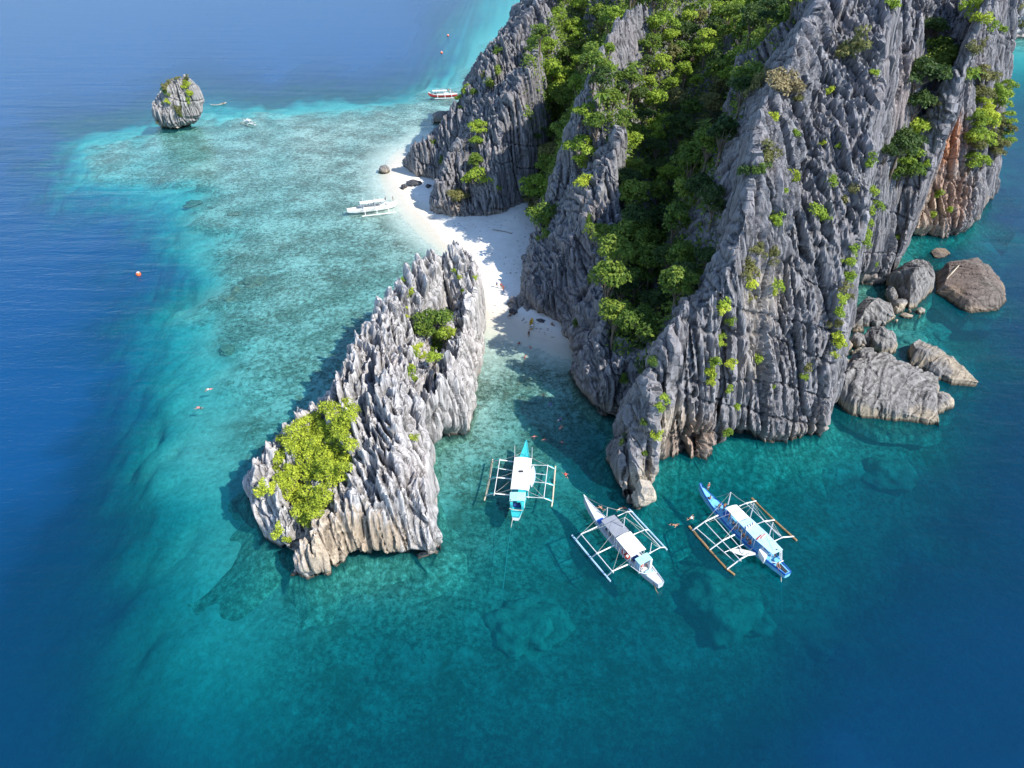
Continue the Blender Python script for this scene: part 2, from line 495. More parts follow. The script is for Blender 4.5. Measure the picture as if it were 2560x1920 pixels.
head_lines = [
    # main fin: crest from the prow up and back
    L((1607, 1262, 1.5), (1612, 1225, 4), (1640, 1175, 6), (1650, 1130, 9), (1641, 1042, 13.5), (1622, 948, 17.5), (1663, 890, 21), (1671, 834, 24.5), (1690, 815, 26), (1718, 760, 28.5), (1764, 758, 29),
      (1815, 717, 31), (1834, 637, 33.5), (1862, 560, 37), (1868, 520, 39), (1880, 420, 44), (1890, 307, 48), (1919, 232, 51), (1960, 200, 52.5), (1985, 108, 57), (2010, 74, 58.5), (2032, 57, 59.5), (2054, 22, 61)) +
      W((62, 158, 63), (74, 176, 66), (92, 200, 67), (105, 230, 66), (110, 265, 60)),
    # left wall of the fin (shaded) : foot in the gully
    L((1545, 1150, 6), (1560, 1075, 8), (1590, 985, 11), (1640, 930, 13), (1655, 860, 16), (1690, 790, 20), (1745, 740, 21), (1790, 690, 21.5), (1782, 610, 25), (1767, 524, 29), (1784, 450, 33), (1833, 344, 39), (1884, 236, 46)),
    L((1960, 150, 48)) + W((50, 165, 49), (62, 185, 52), (76, 208, 54), (88, 240, 54)),
    # front face of the fin
    L((1665, 1085, 8), (1690, 1000, 12), (1720, 900, 18), (1760, 830, 22.5), (1800, 790, 25), (1850, 730, 29)),
    L((1760, 1080, 5.5), (1775, 1000, 10), (1800, 930, 15)),
    L((1860, 1065, 4), (1880, 980, 10), (1900, 900, 15.5), (1930, 800, 21), (1950, 700, 26.5), (1960, 600, 32), (1975, 500, 37.5), (2000, 400, 42), (2020, 300, 47), (2040, 200, 51.5), (2070, 110, 56)),
    # right arris of the big slab
    L((2062, 1060, 2), (2074, 950, 10.5), (2088, 870, 16), (2112, 750, 23.5), (2140, 620, 31), (2158, 500, 37.5), (2172, 380, 43.5), (2185, 250, 49.5), (2202, 100, 57), (2232, 0, 62)) + W((100, 166, 66), (112, 190, 68)),
    # second wall, behind the boulders
    L((2150, 700, 4), (2178, 640, 9.3), (2195, 560, 16.6), (2215, 470, 24), (2225, 380, 31.5), (2240, 280, 39.8), (2265, 170, 47.9), (2300, 60, 55.7)) + W((112, 195, 62)),
    L((2215, 680, 3.5), (2232, 600, 10), (2245, 520, 17), (2255, 450, 23)),
    # shallow cleft with trees, then the ochre cliff and its far buttress
    L((2262, 560, 6), (2275, 430, 21.0), (2290, 300, 32.5), (2310, 180, 42), (2340, 60, 52)) + W((125, 215, 58)),
    L((2290, 580, 2.5), (2320, 520, 7.3), (2350, 440, 15.5), (2345, 350, 24.6), (2340, 290, 30.5), (2370, 180, 40.4), (2400, 90, 48.6), (2425, 0, 57)) + W((148, 235, 60)),
    L((2400, 570, 3.5), (2440, 520, 6.5), (2470, 440, 9.5), (2492, 390, 11.5), (2492, 330, 16), (2474, 250, 25), (2465, 180, 33), (2448, 90, 42), (2438, 20, 49)) + W((148, 255, 52), (138, 285, 45)),
    # middle ridge
    L((1300, 735, 2), (1322, 690, 5), (1352, 610, 9), (1392, 530, 14), (1407, 420, 24), (1414, 330, 31), (1430, 270, 37), (1466, 226, 41.5), (1490, 170, 44.5), (1514, 119, 47.5), (1540, 72, 50), (1582, 22, 53), (1611, 12, 53.5)) + W((48, 245, 55), (58, 270, 55)),
    L((1450, 560, 20), (1500, 470, 26), (1520, 410, 30), (1536, 378, 32.5), (1550, 340, 33)),
    L((1345, 770, 2.5), (1370, 700, 8), (1410, 640, 12), (1450, 600, 16)),
    L((1430, 845, 3), (1450, 780, 9), (1480, 720, 13), (1520, 640, 17), (1545, 540, 21), (1553, 440, 25)),
    L((1435, 920, 3), (1470, 890, 8), (1505, 830, 12), (1520, 780, 13)),
    L((1470, 1020, 3.5), (1500, 960, 8), (1560, 900, 11), (1580, 860, 12)),
    L((1622, 54, 48), (1630, 120, 43), (1590, 180, 39), (1540, 250, 35)),
    # gully floor (forest)
    L((1560, 880, 7.5), (1600, 820, 7.5), (1620, 750, 8.5), (1640, 650, 11), (1650, 550, 15), (1660, 450, 20), (1680, 350, 26), (1700, 250, 32), (1740, 150, 38), (1790, 60, 44)) + W((60, 240, 50), (72, 270, 52)),
    L((1740, 520, 17.5), (1780, 400, 24.5), (1830, 250, 34), (1900, 130, 42)) + W((60, 210, 48)),
    L((1580, 560, 15), (1590, 450, 22), (1590, 330, 28), (1640, 200, 36)),
    # side gully behind the beach
    L((1345, 480, 3), (1370, 400, 10), (1385, 300, 19), (1400, 220, 27), (1430, 140, 34), (1480, 60, 42)) + W((25, 260, 50), (30, 290, 48)),
    # left pinnacles
    L((1110, 520, 3), (1108, 440, 10), (1123, 388, 15.5), (1150, 400, 14), (1170, 440, 10), (1190, 520, 3)),
    L((1030, 400, 3), (1027, 372, 9), (1048, 357, 11.5), (1085, 350, 12)),
    L((1235, 530, 3), (1240, 450, 11), (1245, 380, 18), (1255, 300, 25), (1262, 220, 32), (1275, 182, 36), (1318, 168, 38.5), (1338, 125, 42), (1343, 98, 44)),
    L((1125, 344, 9), (1136, 308, 14), (1156, 280, 15), (1155, 250, 18.5), (1160, 208, 25), (1185, 166, 32), (1212, 147, 35.5), (1254, 111, 40), (1287, 86, 42.5), (1318, 48, 46), (1333, 22, 48.5), (1360, 2, 50.5)) + W((8, 270, 53)),
    L((1290, 420, 8), (1300, 340, 16), (1320, 260, 25), (1345, 190, 32)),
    L((1180, 330, 20), (1190, 260, 25), (1215, 210, 30)),
    # hill behind, outside the frame
    W((40, 300, 52), (80, 305, 54), (115, 290, 50), (125, 310, 35)),
    W((0, 300, 40), (60, 325, 40), (120, 325, 38)),
]
forest_poly = L((1545, 930, 8), (1500, 800, 12), (1560, 640, 15), (1553, 430, 25), (1536, 360, 32), (1470, 250, 40), (1520, 130, 47), (1600, 60, 52)) + \
    W((52, 270, 54), (85, 270, 56), (92, 235, 58), (70, 195, 55)) + L((1960, 170, 48), (1880, 250, 45), (1833, 350, 38), (1784, 455, 32), (1770, 530, 28), (1785, 610, 24), (1790, 690, 21), (1690, 795, 19), (1645, 900, 14))
forest_poly2 = L((1320, 520, 1.5), (1300, 400, 10), (1310, 300, 20), (1345, 190, 31), (1350, 95, 42), (1380, 10, 50)) + W((20, 290, 50), (52, 285, 54), (46, 250, 54)) + \
    L((1575, 30, 52), (1505, 120, 46), (1440, 230, 40), (1405, 300, 31), (1400, 420, 23), (1365, 520, 10))


def rock_object(name, boundary, lines, voxel, mat, **kw):
    co, no, q, t = remesh(tin_solid(boundary, lines), voxel, 2)
    calm = None
    if 'forest' in kw:
        calm = np.zeros(len(co))
        for fp in kw.pop('forest'):
            calm = np.maximum(calm, in_poly(co[:, 0], co[:, 1], fp) * sstep(0.25, 0.6, no[:, 2]))
    co = karst(co, no, calm=calm, **kw)
    me = np_mesh(name, co, q, t)
    o = link(name, me, mat)
    return o, BVHTree.FromPolygons(co.tolist(), q.tolist() + t.tolist()), (co, q, t)


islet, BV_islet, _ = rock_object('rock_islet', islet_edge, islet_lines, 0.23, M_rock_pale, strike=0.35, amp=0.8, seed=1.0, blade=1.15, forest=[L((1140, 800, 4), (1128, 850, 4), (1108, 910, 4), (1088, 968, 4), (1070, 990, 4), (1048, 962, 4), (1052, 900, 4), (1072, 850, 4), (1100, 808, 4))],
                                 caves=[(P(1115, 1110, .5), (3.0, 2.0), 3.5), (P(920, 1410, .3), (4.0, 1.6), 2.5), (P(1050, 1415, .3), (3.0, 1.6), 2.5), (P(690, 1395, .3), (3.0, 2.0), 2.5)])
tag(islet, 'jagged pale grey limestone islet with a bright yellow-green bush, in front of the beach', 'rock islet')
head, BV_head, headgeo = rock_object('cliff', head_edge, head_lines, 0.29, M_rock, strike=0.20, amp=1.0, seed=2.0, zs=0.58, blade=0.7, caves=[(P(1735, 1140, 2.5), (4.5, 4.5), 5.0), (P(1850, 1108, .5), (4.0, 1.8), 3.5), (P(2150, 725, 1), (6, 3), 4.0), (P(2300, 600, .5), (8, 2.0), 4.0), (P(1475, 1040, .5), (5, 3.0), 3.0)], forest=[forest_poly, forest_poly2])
tag(head, 'tall grey limestone headland with forested gullies', 'cliff', kind='structure')

# ------------------------------------------------------------------ sea floor, beach, sea
def to_px(x, y):
    zc = y * cT + CAM_H * sT
    yc = y * sT - CAM_H * cT
    zc = np.maximum(zc, 5.0)
    return 1280 + FPX * x / zc, 960 - FPX * yc / zc


SOUND = np.array([                                       # soundings: chart position, depth in metres (negative = dry sand)
    (1050, 440, -.5), (1045, 485, -.7), (1090, 520, -.8), (1130, 575, -.7), (1160, 560, -1), (1230, 600, -1.3), (1300, 570, -1.8), (1330, 500, -2.2), (1280, 680, -1.0),
    (1230, 720, -.5), (1225, 745, -.2), (1300, 785, -.45), (1350, 815, -.35), (1180, 610, -.7), (1190, 645, -.5), (1020, 440, -.4), (1270, 740, -.5), (1390, 835, -.3), (1250, 560, -1.3),
    (978, 422, 0), (990, 455, 0), (1007, 490, 0), (1040, 526, 0), (1076, 560, 0), (1111, 605, 0), (1157, 655, 0), (1213, 775, 0), (1272, 796, 0), (1319, 828, 0), (1372, 848, 0),
    (950, 470, .45), (985, 520, .45), (1040, 590, .5), (1100, 650, .6), (960, 410, .5), (935, 395, .7), (1000, 340, 1.0), (1090, 650, .9), (1130, 690, .8), (930, 540, 1.1),
    (800, 300, 1.6), (600, 330, 1.8), (700, 500, 1.8), (900, 600, 1.5), (1000, 660, 1.5), (600, 650, 2.3), (800, 750, 1.9), (700, 900, 2.4), (560, 800, 2.8), (560, 1000, 3.2), (520, 1150, 4.0),
    (850, 450, 1.3), (1080, 300, 1.3), (950, 270, 1.5), (480, 380, 2), (300, 340, 2.2), (200, 380, 3.2), (250, 440, 3.4), (450, 450, 2.5), (650, 262, 2.4), (500, 275, 3.4), (850, 900, 2.2), (640, 1100, 3.4),
    (120, 370, 10), (110, 440, 14), (330, 520, 12), (415, 590, 10), (455, 640, 6.5), (370, 780, 13), (425, 830, 8), (300, 900, 12), (350, 970, 12), (405, 900, 8), (320, 1080, 13), (390, 1040, 7), (400, 1150, 6), (380, 1300, 8.5), (440, 1250, 6), (420, 1400, 7.5), (600, 1450, 5.5),
    (500, 1600, 8.5), (380, 1700, 12), (700, 1500, 5.5), (800, 1700, 8.5),
    (0, 300, 33), (0, 800, 33), (150, 650, 30), (250, 580, 26), (220, 750, 27), (200, 1000, 27), (250, 240, 30), (350, 180, 34), (0, 1300, 24), (200, 1300, 19), (250, 1600, 18), (50, 1800, 21), (400, 1850, 14),
    (700, 195, 33), (900, 185, 31), (1050, 170, 22), (600, 120, 38), (100, 150, 40), (1000, 60, 36), (1150, 110, 7), (1200, 90, 5), (1250, 60, 4.5), (1170, 170, 3.2), (1125, 215, 2.4),
    (1300, 20, 4.5), (1050, 213, 4.5), (820, 222, 9), (600, 232, 14), (0, 0, 40), (700, 0, 45), (1150, 30, 14), (1250, -20, 8),
    (900, 1480, 4.6), (1100, 1480, 5.4), (1250, 1400, 6), (1000, 1600, 9), (1300, 1600, 9), (1500, 1450, 8), (1400, 1330, 7), (1600, 1400, 8.5), (1250, 1250, 4.4), (1180, 1180, 2.4), (1130, 1200, 2.2),
    (1180, 1040, 1.2), (1240, 960, 1.1), (1280, 880, .7), (1340, 880, .6), (1235, 850, .35), (1360, 980, 2.2), (1420, 1100, 3.8), (1500, 1150, 5), (1480, 1230, 5.5),
    (1700, 1230, 6.5), (1700, 1350, 8.5), (1850, 1250, 10), (1850, 1480, 7.5), (1720, 1480, 10), (2000, 1530, 12), (1900, 1700, 13), (1600, 1650, 11), (1500, 1800, 11), (1100, 1800, 10.5),
    (2000, 1160, 6.5), (2150, 1100, 6), (2300, 1150, 9), (2200, 1250, 11), (2400, 1100, 13), (2300, 1400, 17), (2200, 1650, 19), (2500, 1500, 21), (2500, 1850, 22), (2100, 1850, 22),
    (2500, 900, 16), (2350, 820, 6), (2420, 930, 10), (2250, 780, 3), (2230, 820, 3.5), (2550, 600, 19), (2300, 650, 4.5), (2350, 610, 5), (2500, 500, 14), (2540, 300, 16), (2540, 200, 10), (2540, 118, 3), (2570, 100, 2),
    (700, 320, 1.8), (690, 400, 1.7), (1030, 265, 1.5), (1060, 250, 1.7), (880, 360, 1.3), (750, 280, 1.9), (870, 280, 1.7), (960, 320, 1.3), (1100, 250, 1.6), (1000, 1100, 2.5), (850, 1300, 3), (1800, 700, 2), (1500, 300, 2), (2000, 300, 2), (2200, 400, 3), (1250, 350, 1), (1400, 600, 0), (450, 320, 2.2), (-600, 500, 32), (-600, 1500, 24), (3100, 1200, 22), (3100, 400, 30), (1280, 2300, 22), (300, 2300, 22), (2300, 2300, 22), (-600, 0, 48), (3100, 100, 30)
], dtype=float)


def _phi(r2):
    return np.sqrt(r2 + 12.0 ** 2)


_A = _phi(((SOUND[:, None, :2] - SOUND[None, :, :2]) ** 2).sum(2))
_wt = np.linalg.solve(_A + np.eye(len(SOUND)) * -4.0, np.sign(SOUND[:, 2]) * np.abs(SOUND[:, 2]) ** 0.6)


def depth_at(x, y):
    u, v = to_px(x, y)
    u = np.clip(u, -700, 3200); v = np.clip(v, -40, 2400)
    out = np.zeros(len(x))
    for k in range(0, len(x), 20000):
        s = slice(k, k + 20000)
        r2 = (u[s, None] - SOUND[None, :, 0]) ** 2 + (v[s, None] - SOUND[None, :, 1]) ** 2
        out[s] = _phi(r2) @ _wt
    d = np.sign(out) * np.abs(out) ** (1 / 0.6)
    return np.clip(d, -2.6, 50)


def axis(lo, hi, step, out, grow=1.25):
    a = list(np.arange(lo, hi + 1e-6, step))
    s = step
    while a[-1] < out: s *= grow; a.append(a[-1] + s)
    s = step
    while a[0] > -out: s *= grow; a.insert(0, a[0] - s)
    return np.array(a)


gx = axis(-175, 200, 1.0, 9000); gy = axis(34, 330, 1.0, 9000)
X, Y = np.meshgrid(gx, gy)
xf, yf = X.ravel(), Y.ravel()
D = depth_at(xf, yf)
pn = np.stack([xf, yf, np.zeros(len(xf))], 1)
_w = sstep(1.0, 2.4, D) * np.clip(np.hypot(xf, yf) / 110, 0.4, 2.5)       # ragged reef edge: spurs, gullies and sand chutes
D = np.where(_w > 0, depth_at(xf + _w * (6 * perlin(pn / 21) + 3.2 * perlin(pn / 8 + 3) + 1.4 * perlin(pn / 3.3 + 7)), yf + _w * (6 * perlin(pn / 19 + 11) + 3.2 * perlin(pn / 8 + 17) + 1.4 * perlin(pn / 3.3 + 23))), D)
lump = perlin(pn / 7.0) * 0.5 + perlin(pn / 3.1 + 5) * 0.35 + perlin(pn / 16.0 + 9) * 0.5
heads = np.clip(perlin(pn / 6.0 + 31) - 0.45, 0, 1) * 3.2
deepw = sstep(0.6, 2.5, D)
Df = D - deepw * (lump * np.clip(D * 0.22, 0, 1.6) + heads * np.clip(D / 4, 0, 1.3))
Df = np.where(D > 0.6, np.maximum(Df, 0.45), Df)
Df = Df + np.where(D < 0.3, perlin(pn / 2.5) * 0.03, 0)
nx, ny = len(gx), len(gy)
idx = np.arange(nx * ny).reshape(ny, nx)
quads = np.stack([idx[:-1, :-1], idx[:-1, 1:], idx[1:, 1:], idx[1:, :-1]], -1).reshape(-1, 4)
zq = -Df[quads].mean(1)


U_, V_ = to_px(xf, yf)
# how much living cover the bottom carries: dense in front and among the boulders, bare sand on the outer slope
COVER = np.clip(0.75 * sstep(850, 930, V_) * sstep(1190, 1220, U_) * (1 - sstep(1480, 1520, U_)) * (V_ < 1150) + sstep(1000, 1250, V_) * sstep(450, 800, U_) + sstep(1850, 2050, U_) * sstep(500, 700, V_), 0, 1) + 0.0


def sub_mesh(name, keep, mat):
    q = quads[keep]
    used, inv = np.unique(q, return_inverse=True)
    me = np_mesh(name, np.stack([xf[used], yf[used], -np.where(Df[used] > 0.4, 0.4 + (Df[used] - 0.4) * 0.62, Df[used])], 1), inv.reshape(-1, 4), smooth=True)
    at = me.attributes.new('depth', 'FLOAT', 'POINT')
    at.data.foreach_set('value', Df[used].astype(np.float32))
    at = me.attributes.new('cover', 'FLOAT', 'POINT')
    at.data.foreach_set('value', COVER[used].astype(np.float32))
    return tag(link(name, me, mat), kind='structure')


# sea floor: pale sand with coral gardens; fine speckle also paints in rippled sunlight
M_bed, nt, b = new_mat('seabed_reef')
geo = N(nt, 'ShaderNodeNewGeometry'); pos = geo.outputs['Position']
dep = N(nt, 'ShaderNodeAttribute', attribute_name='depth').outputs['Fac']
sand = ramp(nt, noise_n(nt, pos, 1.1, 5, 0.7), [(0.3, (0.54, 0.51, 0.41)), (0.58, (0.80, 0.78, 0.69))])
coral = ramp(nt, noise_n(nt, pos, 1.4, 6, 0.75), [(0.34, (0.045, 0.052, 0.035)), (0.46, (0.16, 0.155, 0.11)), (0.55, (0.36, 0.33, 0.25)), (0.80, (0.78, 0.74, 0.62))])
fine = noise_n(nt, mapping(nt, pos, (1, 1, 1)), 0.80, 6, 0.88, 0.4)
brown = ramp(nt, noise_n(nt, pos, 0.16, 4, 0.65, 0.3), [(0.50, 0.0), (0.62, 0.7)])
coral = mix(nt, brown, coral, ramp(nt, noise_n(nt, pos, 1.6, 4, 0.8), [(0.35, (0.06, 0.042, 0.022)), (0.65, (0.30, 0.20, 0.11))]))
patch = noise_n(nt, pos, 0.085, 5, 0.62, 0.3)
cov = math_n(nt, 'ADD', math_n(nt, 'MULTIPLY', fine, 1.0), math_n(nt, 'MULTIPLY', patch, 0.5))
cmask = ramp(nt, cov, [(0.67, 0.0), (0.74, 0.72), (0.83, 1.0)])
near = ramp(nt, math_n(nt, 'DIVIDE', dep, 4.0), [(0.14, 0.0), (0.26, 1.0)])
cvr = N(nt, 'ShaderNodeAttribute', attribute_name='cover').outputs['Fac']
bare = ramp(nt, math_n(nt, 'DIVIDE', dep, 10.0), [(0.28, 1.0), (0.42, 0.05)])
near = math_n(nt, 'MULTIPLY', near, math_n(nt, 'MAXIMUM', bare, cvr))
deepc = math_n(nt, 'MULTIPLY', cvr, ramp(nt, math_n(nt, 'DIVIDE', dep, 10.0), [(0.10, 0.0), (0.40, 0.95)]))
cmask = math_n(nt, 'MAXIMUM', math_n(nt, 'MULTIPLY', cmask, near), math_n(nt, 'MULTIPLY', deepc, ramp(nt, noise_n(nt, pos, 0.20, 7, 0.72, 0.4), [(0.36, 0.25), (0.54, 1.0)])))
col = mix(nt, cmask, sand, coral)
nt.links.new(col, b.inputs['Base Color'])
b.inputs['Roughness'].default_value = 1.0
b.inputs['Specular IOR Level'].default_value = 0.0
bp = N(nt, 'ShaderNodeBump', i_Strength=1.0, i_Distance=0.7)
nt.links.new(fine, bp.inputs['Height']); nt.links.new(bp.outputs[0], b.inputs['Normal'])

# beach: white coral sand, darker where it is damp
M_sand, nt, b = new_mat('white_sand')
geo = N(nt, 'ShaderNodeNewGeometry'); pos = geo.outputs['Position']
dep = N(nt, 'ShaderNodeAttribute', attribute_name='depth').outputs['Fac']
g1 = noise_n(nt, pos, 0.35, 6, 0.65)
dry = ramp(nt, g1, [(0.3, (0.76, 0.72, 0.64)), (0.7, (0.88, 0.85, 0.78))])
dry = mix(nt, 0.5, dry, ramp(nt, noise_n(nt, pos, 2.4, 6, 0.8), [(0.3, 0.82), (0.6, 1.0)]), 'MULTIPLY')
wetm = ramp(nt, math_n(nt, 'ADD', dep, math_n(nt, 'MULTIPLY', math_n(nt, 'SUBTRACT', g1, 0.5), 0.25)), [(0.0, 0.0), (0.02, 0.3), (0.14, 1.0)])
wet2 = math_n(nt, 'ADD', math_n(nt, 'MULTIPLY', dep, 1.0), 0.55)
wetm = ramp(nt, math_n(nt, 'ADD', wet2, math_n(nt, 'MULTIPLY', math_n(nt, 'SUBTRACT', g1, 0.5), 0.3)), [(0.05, 0.0), (0.5, 1.0)])
col = mix(nt, math_n(nt, 'MULTIPLY', wetm, 0.6), dry, (0.55, 0.475, 0.35))
nt.links.new(col, b.inputs['Base Color'])
b.inputs['Roughness'].default_value = 0.9
b.inputs['Specular IOR Level'].default_value = 0.1
bp = N(nt, 'ShaderNodeBump', i_Strength=0.5, i_Distance=0.15)
nt.links.new(noise_n(nt, pos, 1.1, 6, 0.7), bp.inputs['Height']); nt.links.new(bp.outputs[0], b.inputs['Normal'])

dry_q = (zq > -0.35) & (X[:-1, :-1].ravel() > -60) & (X[:-1, :-1].ravel() < 40)
sub_mesh('beach', dry_q, M_sand)
sub_mesh('seabed', ~dry_q, M_bed)

# sea: a rippled skin over the water column; clarity and colour follow the depth of water under it
M_sea = bpy.data.materials.new('sea_water'); M_sea.use_nodes = True
nt = M_sea.node_tree
nt.nodes.clear()
out = N(nt, 'ShaderNodeOutputMaterial')
geo = N(nt, 'ShaderNodeNewGeometry'); pos = geo.outputs['Position']
dep = N(nt, 'ShaderNodeAttribute', attribute_name='depth').outputs['Fac']
def beer(k): return math_n(nt, 'EXPONENT', math_n(nt, 'MULTIPLY', dep, -k))
tint = N(nt, 'ShaderNodeCombineColor')
for i, k in enumerate((0.28, 0.046, 0.034)): nt.links.new(beer(k), tint.inputs[i])
tr = N(nt, 'ShaderNodeBsdfTransparent'); nt.links.new(tint.outputs[0], tr.inputs[0])
body = N(nt, 'ShaderNodeBsdfDiffuse')
drift = noise_n(nt, mapping(nt, pos, (0.02, 0.035, 0.03), (0, 0, 0.4)), 1.0, 4, 0.6)
dd = math_n(nt, 'DIVIDE', math_n(nt, 'ADD', dep, math_n(nt, 'MULTIPLY', math_n(nt, 'SUBTRACT', drift, 0.5), 5.0)), 40.0)
bcol = ramp(nt, dd, [(0.0, (0.0174, 0.2958, 0.3219)), (0.10, (0.0017, 0.1566, 0.1914)), (0.22, (0.0009, 0.0827, 0.1175)), (0.42, (0.0013, 0.0435, 0.0940)), (0.55, (0.0017, 0.0435, 0.1114)), (0.66, (0.0043, 0.0748, 0.2132))])
opn = N(nt, 'ShaderNodeAttribute', attribute_name='open_sea').outputs['Fac']   # clear oceanic water outside the reef, greener inside the bay
bclr = ramp(nt, dd, [(0.0, (0.017, 0.31, 0.34)), (0.10, (0.002, 0.19, 0.25)), (0.22, (0.001, 0.125, 0.215)), (0.42, (0.0015, 0.075, 0.19)), (0.80, (0.004, 0.075, 0.21))])
bcol = mix(nt, opn, bcol, bclr)
nt.links.new(bcol, body.inputs[0])
m1 = N(nt, 'ShaderNodeMixShader')
nt.links.new(math_n(nt, 'SUBTRACT', 1.0, beer(0.05)), m1.inputs[0])
nt.links.new(tr.outputs[0], m1.inputs[1]); nt.links.new(body.outputs[0], m1.inputs[2])
rot = (0, 0, 0.25)
w1 = noise_n(nt, mapping(nt, pos, (0.10, 0.34, 0.3), rot), 1.0, 3, 0.5, 0.6)
w2 = noise_n(nt, mapping(nt, pos, (0.55, 1.1, 1), (0, 0, -0.35)), 1.0, 4, 0.6, 0.4)
w3 = noise_n(nt, mapping(nt, pos, (2.2, 3.6, 1), (0, 0, 0.5)), 1.0, 3, 0.6, 0.2)
w0 = noise_n(nt, mapping(nt, pos, (0.022, 0.13, 0.1), (0, 0, 0.12)), 1.0, 2, 0.5, 0.5)
w1 = math_n(nt, 'ADD', w1, math_n(nt, 'MULTIPLY', w0, 1.9))
h = math_n(nt, 'ADD', math_n(nt, 'ADD', math_n(nt, 'MULTIPLY', w1, 0.16), math_n(nt, 'MULTIPLY', w2, 0.10)), math_n(nt, 'MULTIPLY', w3, 0.03))
bp = N(nt, 'ShaderNodeBump', i_Strength=1.0, i_Distance=1.0); nt.links.new(h, bp.inputs['Height'])
bp2 = N(nt, 'ShaderNodeBump', i_Strength=0.55, i_Distance=1.0); nt.links.new(h, bp2.inputs['Height']); nt.links.new(bp2.outputs[0], body.inputs['Normal'])
gl = N(nt, 'ShaderNodeBsdfGlossy', i_Roughness=0.16); nt.links.new(bp.outputs[0], gl.inputs['Normal'])
fr = N(nt, 'ShaderNodeFresnel', i_IOR=1.33); nt.links.new(bp.outputs[0], fr.inputs['Normal'])
m2 = N(nt, 'ShaderNodeMixShader')
nt.links.new(math_n(nt, 'MINIMUM', math_n(nt, 'MULTIPLY', fr.outputs[0], 0.75), 0.18), m2.inputs[0]); nt.links.new(m1.outputs[0], m2.inputs[1]); nt.links.new(gl.outputs[0], m2.inputs[2])
nt.links.new(m2.outputs[0], out.inputs['Surface'])

me = np_mesh('sea', np.stack([xf, yf, np.zeros(len(xf))], 1), quads, smooth=True)
at = me.attributes.new('depth', 'FLOAT', 'POINT')
at.data.foreach_set('value', np.maximum(D * 0.75 + Df * 0.25, 0).astype(np.float32))
at = me.attributes.new('open_sea', 'FLOAT', 'POINT')
at.data.foreach_set('value', ((1 - sstep(800, 1350, V_)) * (1 - sstep(1300, 1700, U_))).astype(np.float32))
tag(link('sea', me, M_sea), kind='structure')

# ------------------------------------------------------------------ single rocks
def facet(co, seed, zlo, n=15, lo=0.70, hi=0.92):
    """split a lump along random joint planes so that it breaks into flat faces"""
    rng = np.random.default_rng(int(seed * 17) + 3)
    c = co[co[:, 2] > zlo].mean(0)
    p = co - c
    for k in range(n):
        d = rng.normal(size=3); d[2] = abs(d[2]) * 0.8 - 0.1; d /= np.linalg.norm(d)
        h = p @ d
        lim = h.max() * rng.uniform(lo, hi)
        p = p - np.clip(h - lim, 0, None)[:, None] * d * (co[:, 2] > zlo - 0.2)[:, None]
    return p + c


def boulder(name, outline, h, mat, label, cat='boulder', hb=0.75, voxel=0.3, amp=0.5, seed=0.0, tops=(), strike=0.5, base=0.0, flat=0.0, smooth=1, tilt=1.0, lean=0.12, blade=0.35, notch=0.4, grow=1.2):
    """outline: surveyed silhouette; its near side meets the water, its far side is the top edge of the back wall"""
    cu_ = sum(p[0] for p in outline) / len(outline); cv = sum(p[1] for p in outline) / len(outline)
    outline = [(cu_ + (p[0] - cu_) * grow, cv + (p[1] - cv) * grow) for p in outline]
    zb = h * hb
    cen = P(sum(p[0] for p in outline) / len(outline), cv, base + h * 0.5)
    bnd, top = [], []
    vmin = min(p[1] for p in outline); vmax = max(p[1] for p in outline)
    for (u, v) in outline:
        k = min(1.0, max(0.0, (vmax - v) / (vmax - vmin + 1e-6) * 1.6 - 0.55))      # 0 near edge, 1 far edge
        q = P(u, v, base + zb * k)
        bnd.append(Vector((q.x, q.y, base - 0.4)))
        f = 0.14 if k < 0.3 else 0.07
        w = q.lerp(Vector((cen.x, cen.y, q.z)), f)
        top.append(Vector((w.x, w.y, base + h * (0.45 + 0.4 * k) if k < 0.3 else base + zb * max(k, 0.6))))
    ins = [P(*t) for t in tops] if tops else [Vector((cen.x, cen.y, base + h))]
    me = tin_solid(bnd, [top + [top[0] + Vector((0.01, 0.01, 0))], ins], depth=base - 2.5)
    co, no, q, t = remesh(me, voxel, smooth)
    co = facet(co, seed, base)
    co = karst(co, no, strike=strike, amp=amp * 0.7, seed=seed, blade=blade, notch=notch, lean=lean, flare=0.3)
    c0 = Vector((cen.x, cen.y, base))
    me = np_mesh(name, co - np.array(c0), q, t)
    o = link(name, me, mat)
    o.location = c0
    return tag(o, label, cat)


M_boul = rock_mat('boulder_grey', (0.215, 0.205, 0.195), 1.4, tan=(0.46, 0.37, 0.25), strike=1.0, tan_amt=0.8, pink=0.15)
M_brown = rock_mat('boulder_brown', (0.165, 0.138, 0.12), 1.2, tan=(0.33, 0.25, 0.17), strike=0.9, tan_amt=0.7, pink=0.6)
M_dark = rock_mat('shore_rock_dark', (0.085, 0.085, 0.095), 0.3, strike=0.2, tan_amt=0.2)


def q4(*pts): return [(x / 2.765 + 1760, y / 2.765 + 560) for x, y in pts]
def t4(*pts): return [(x / 2.765 + 1760, y / 2.765 + 560, z) for x, y, z in pts]


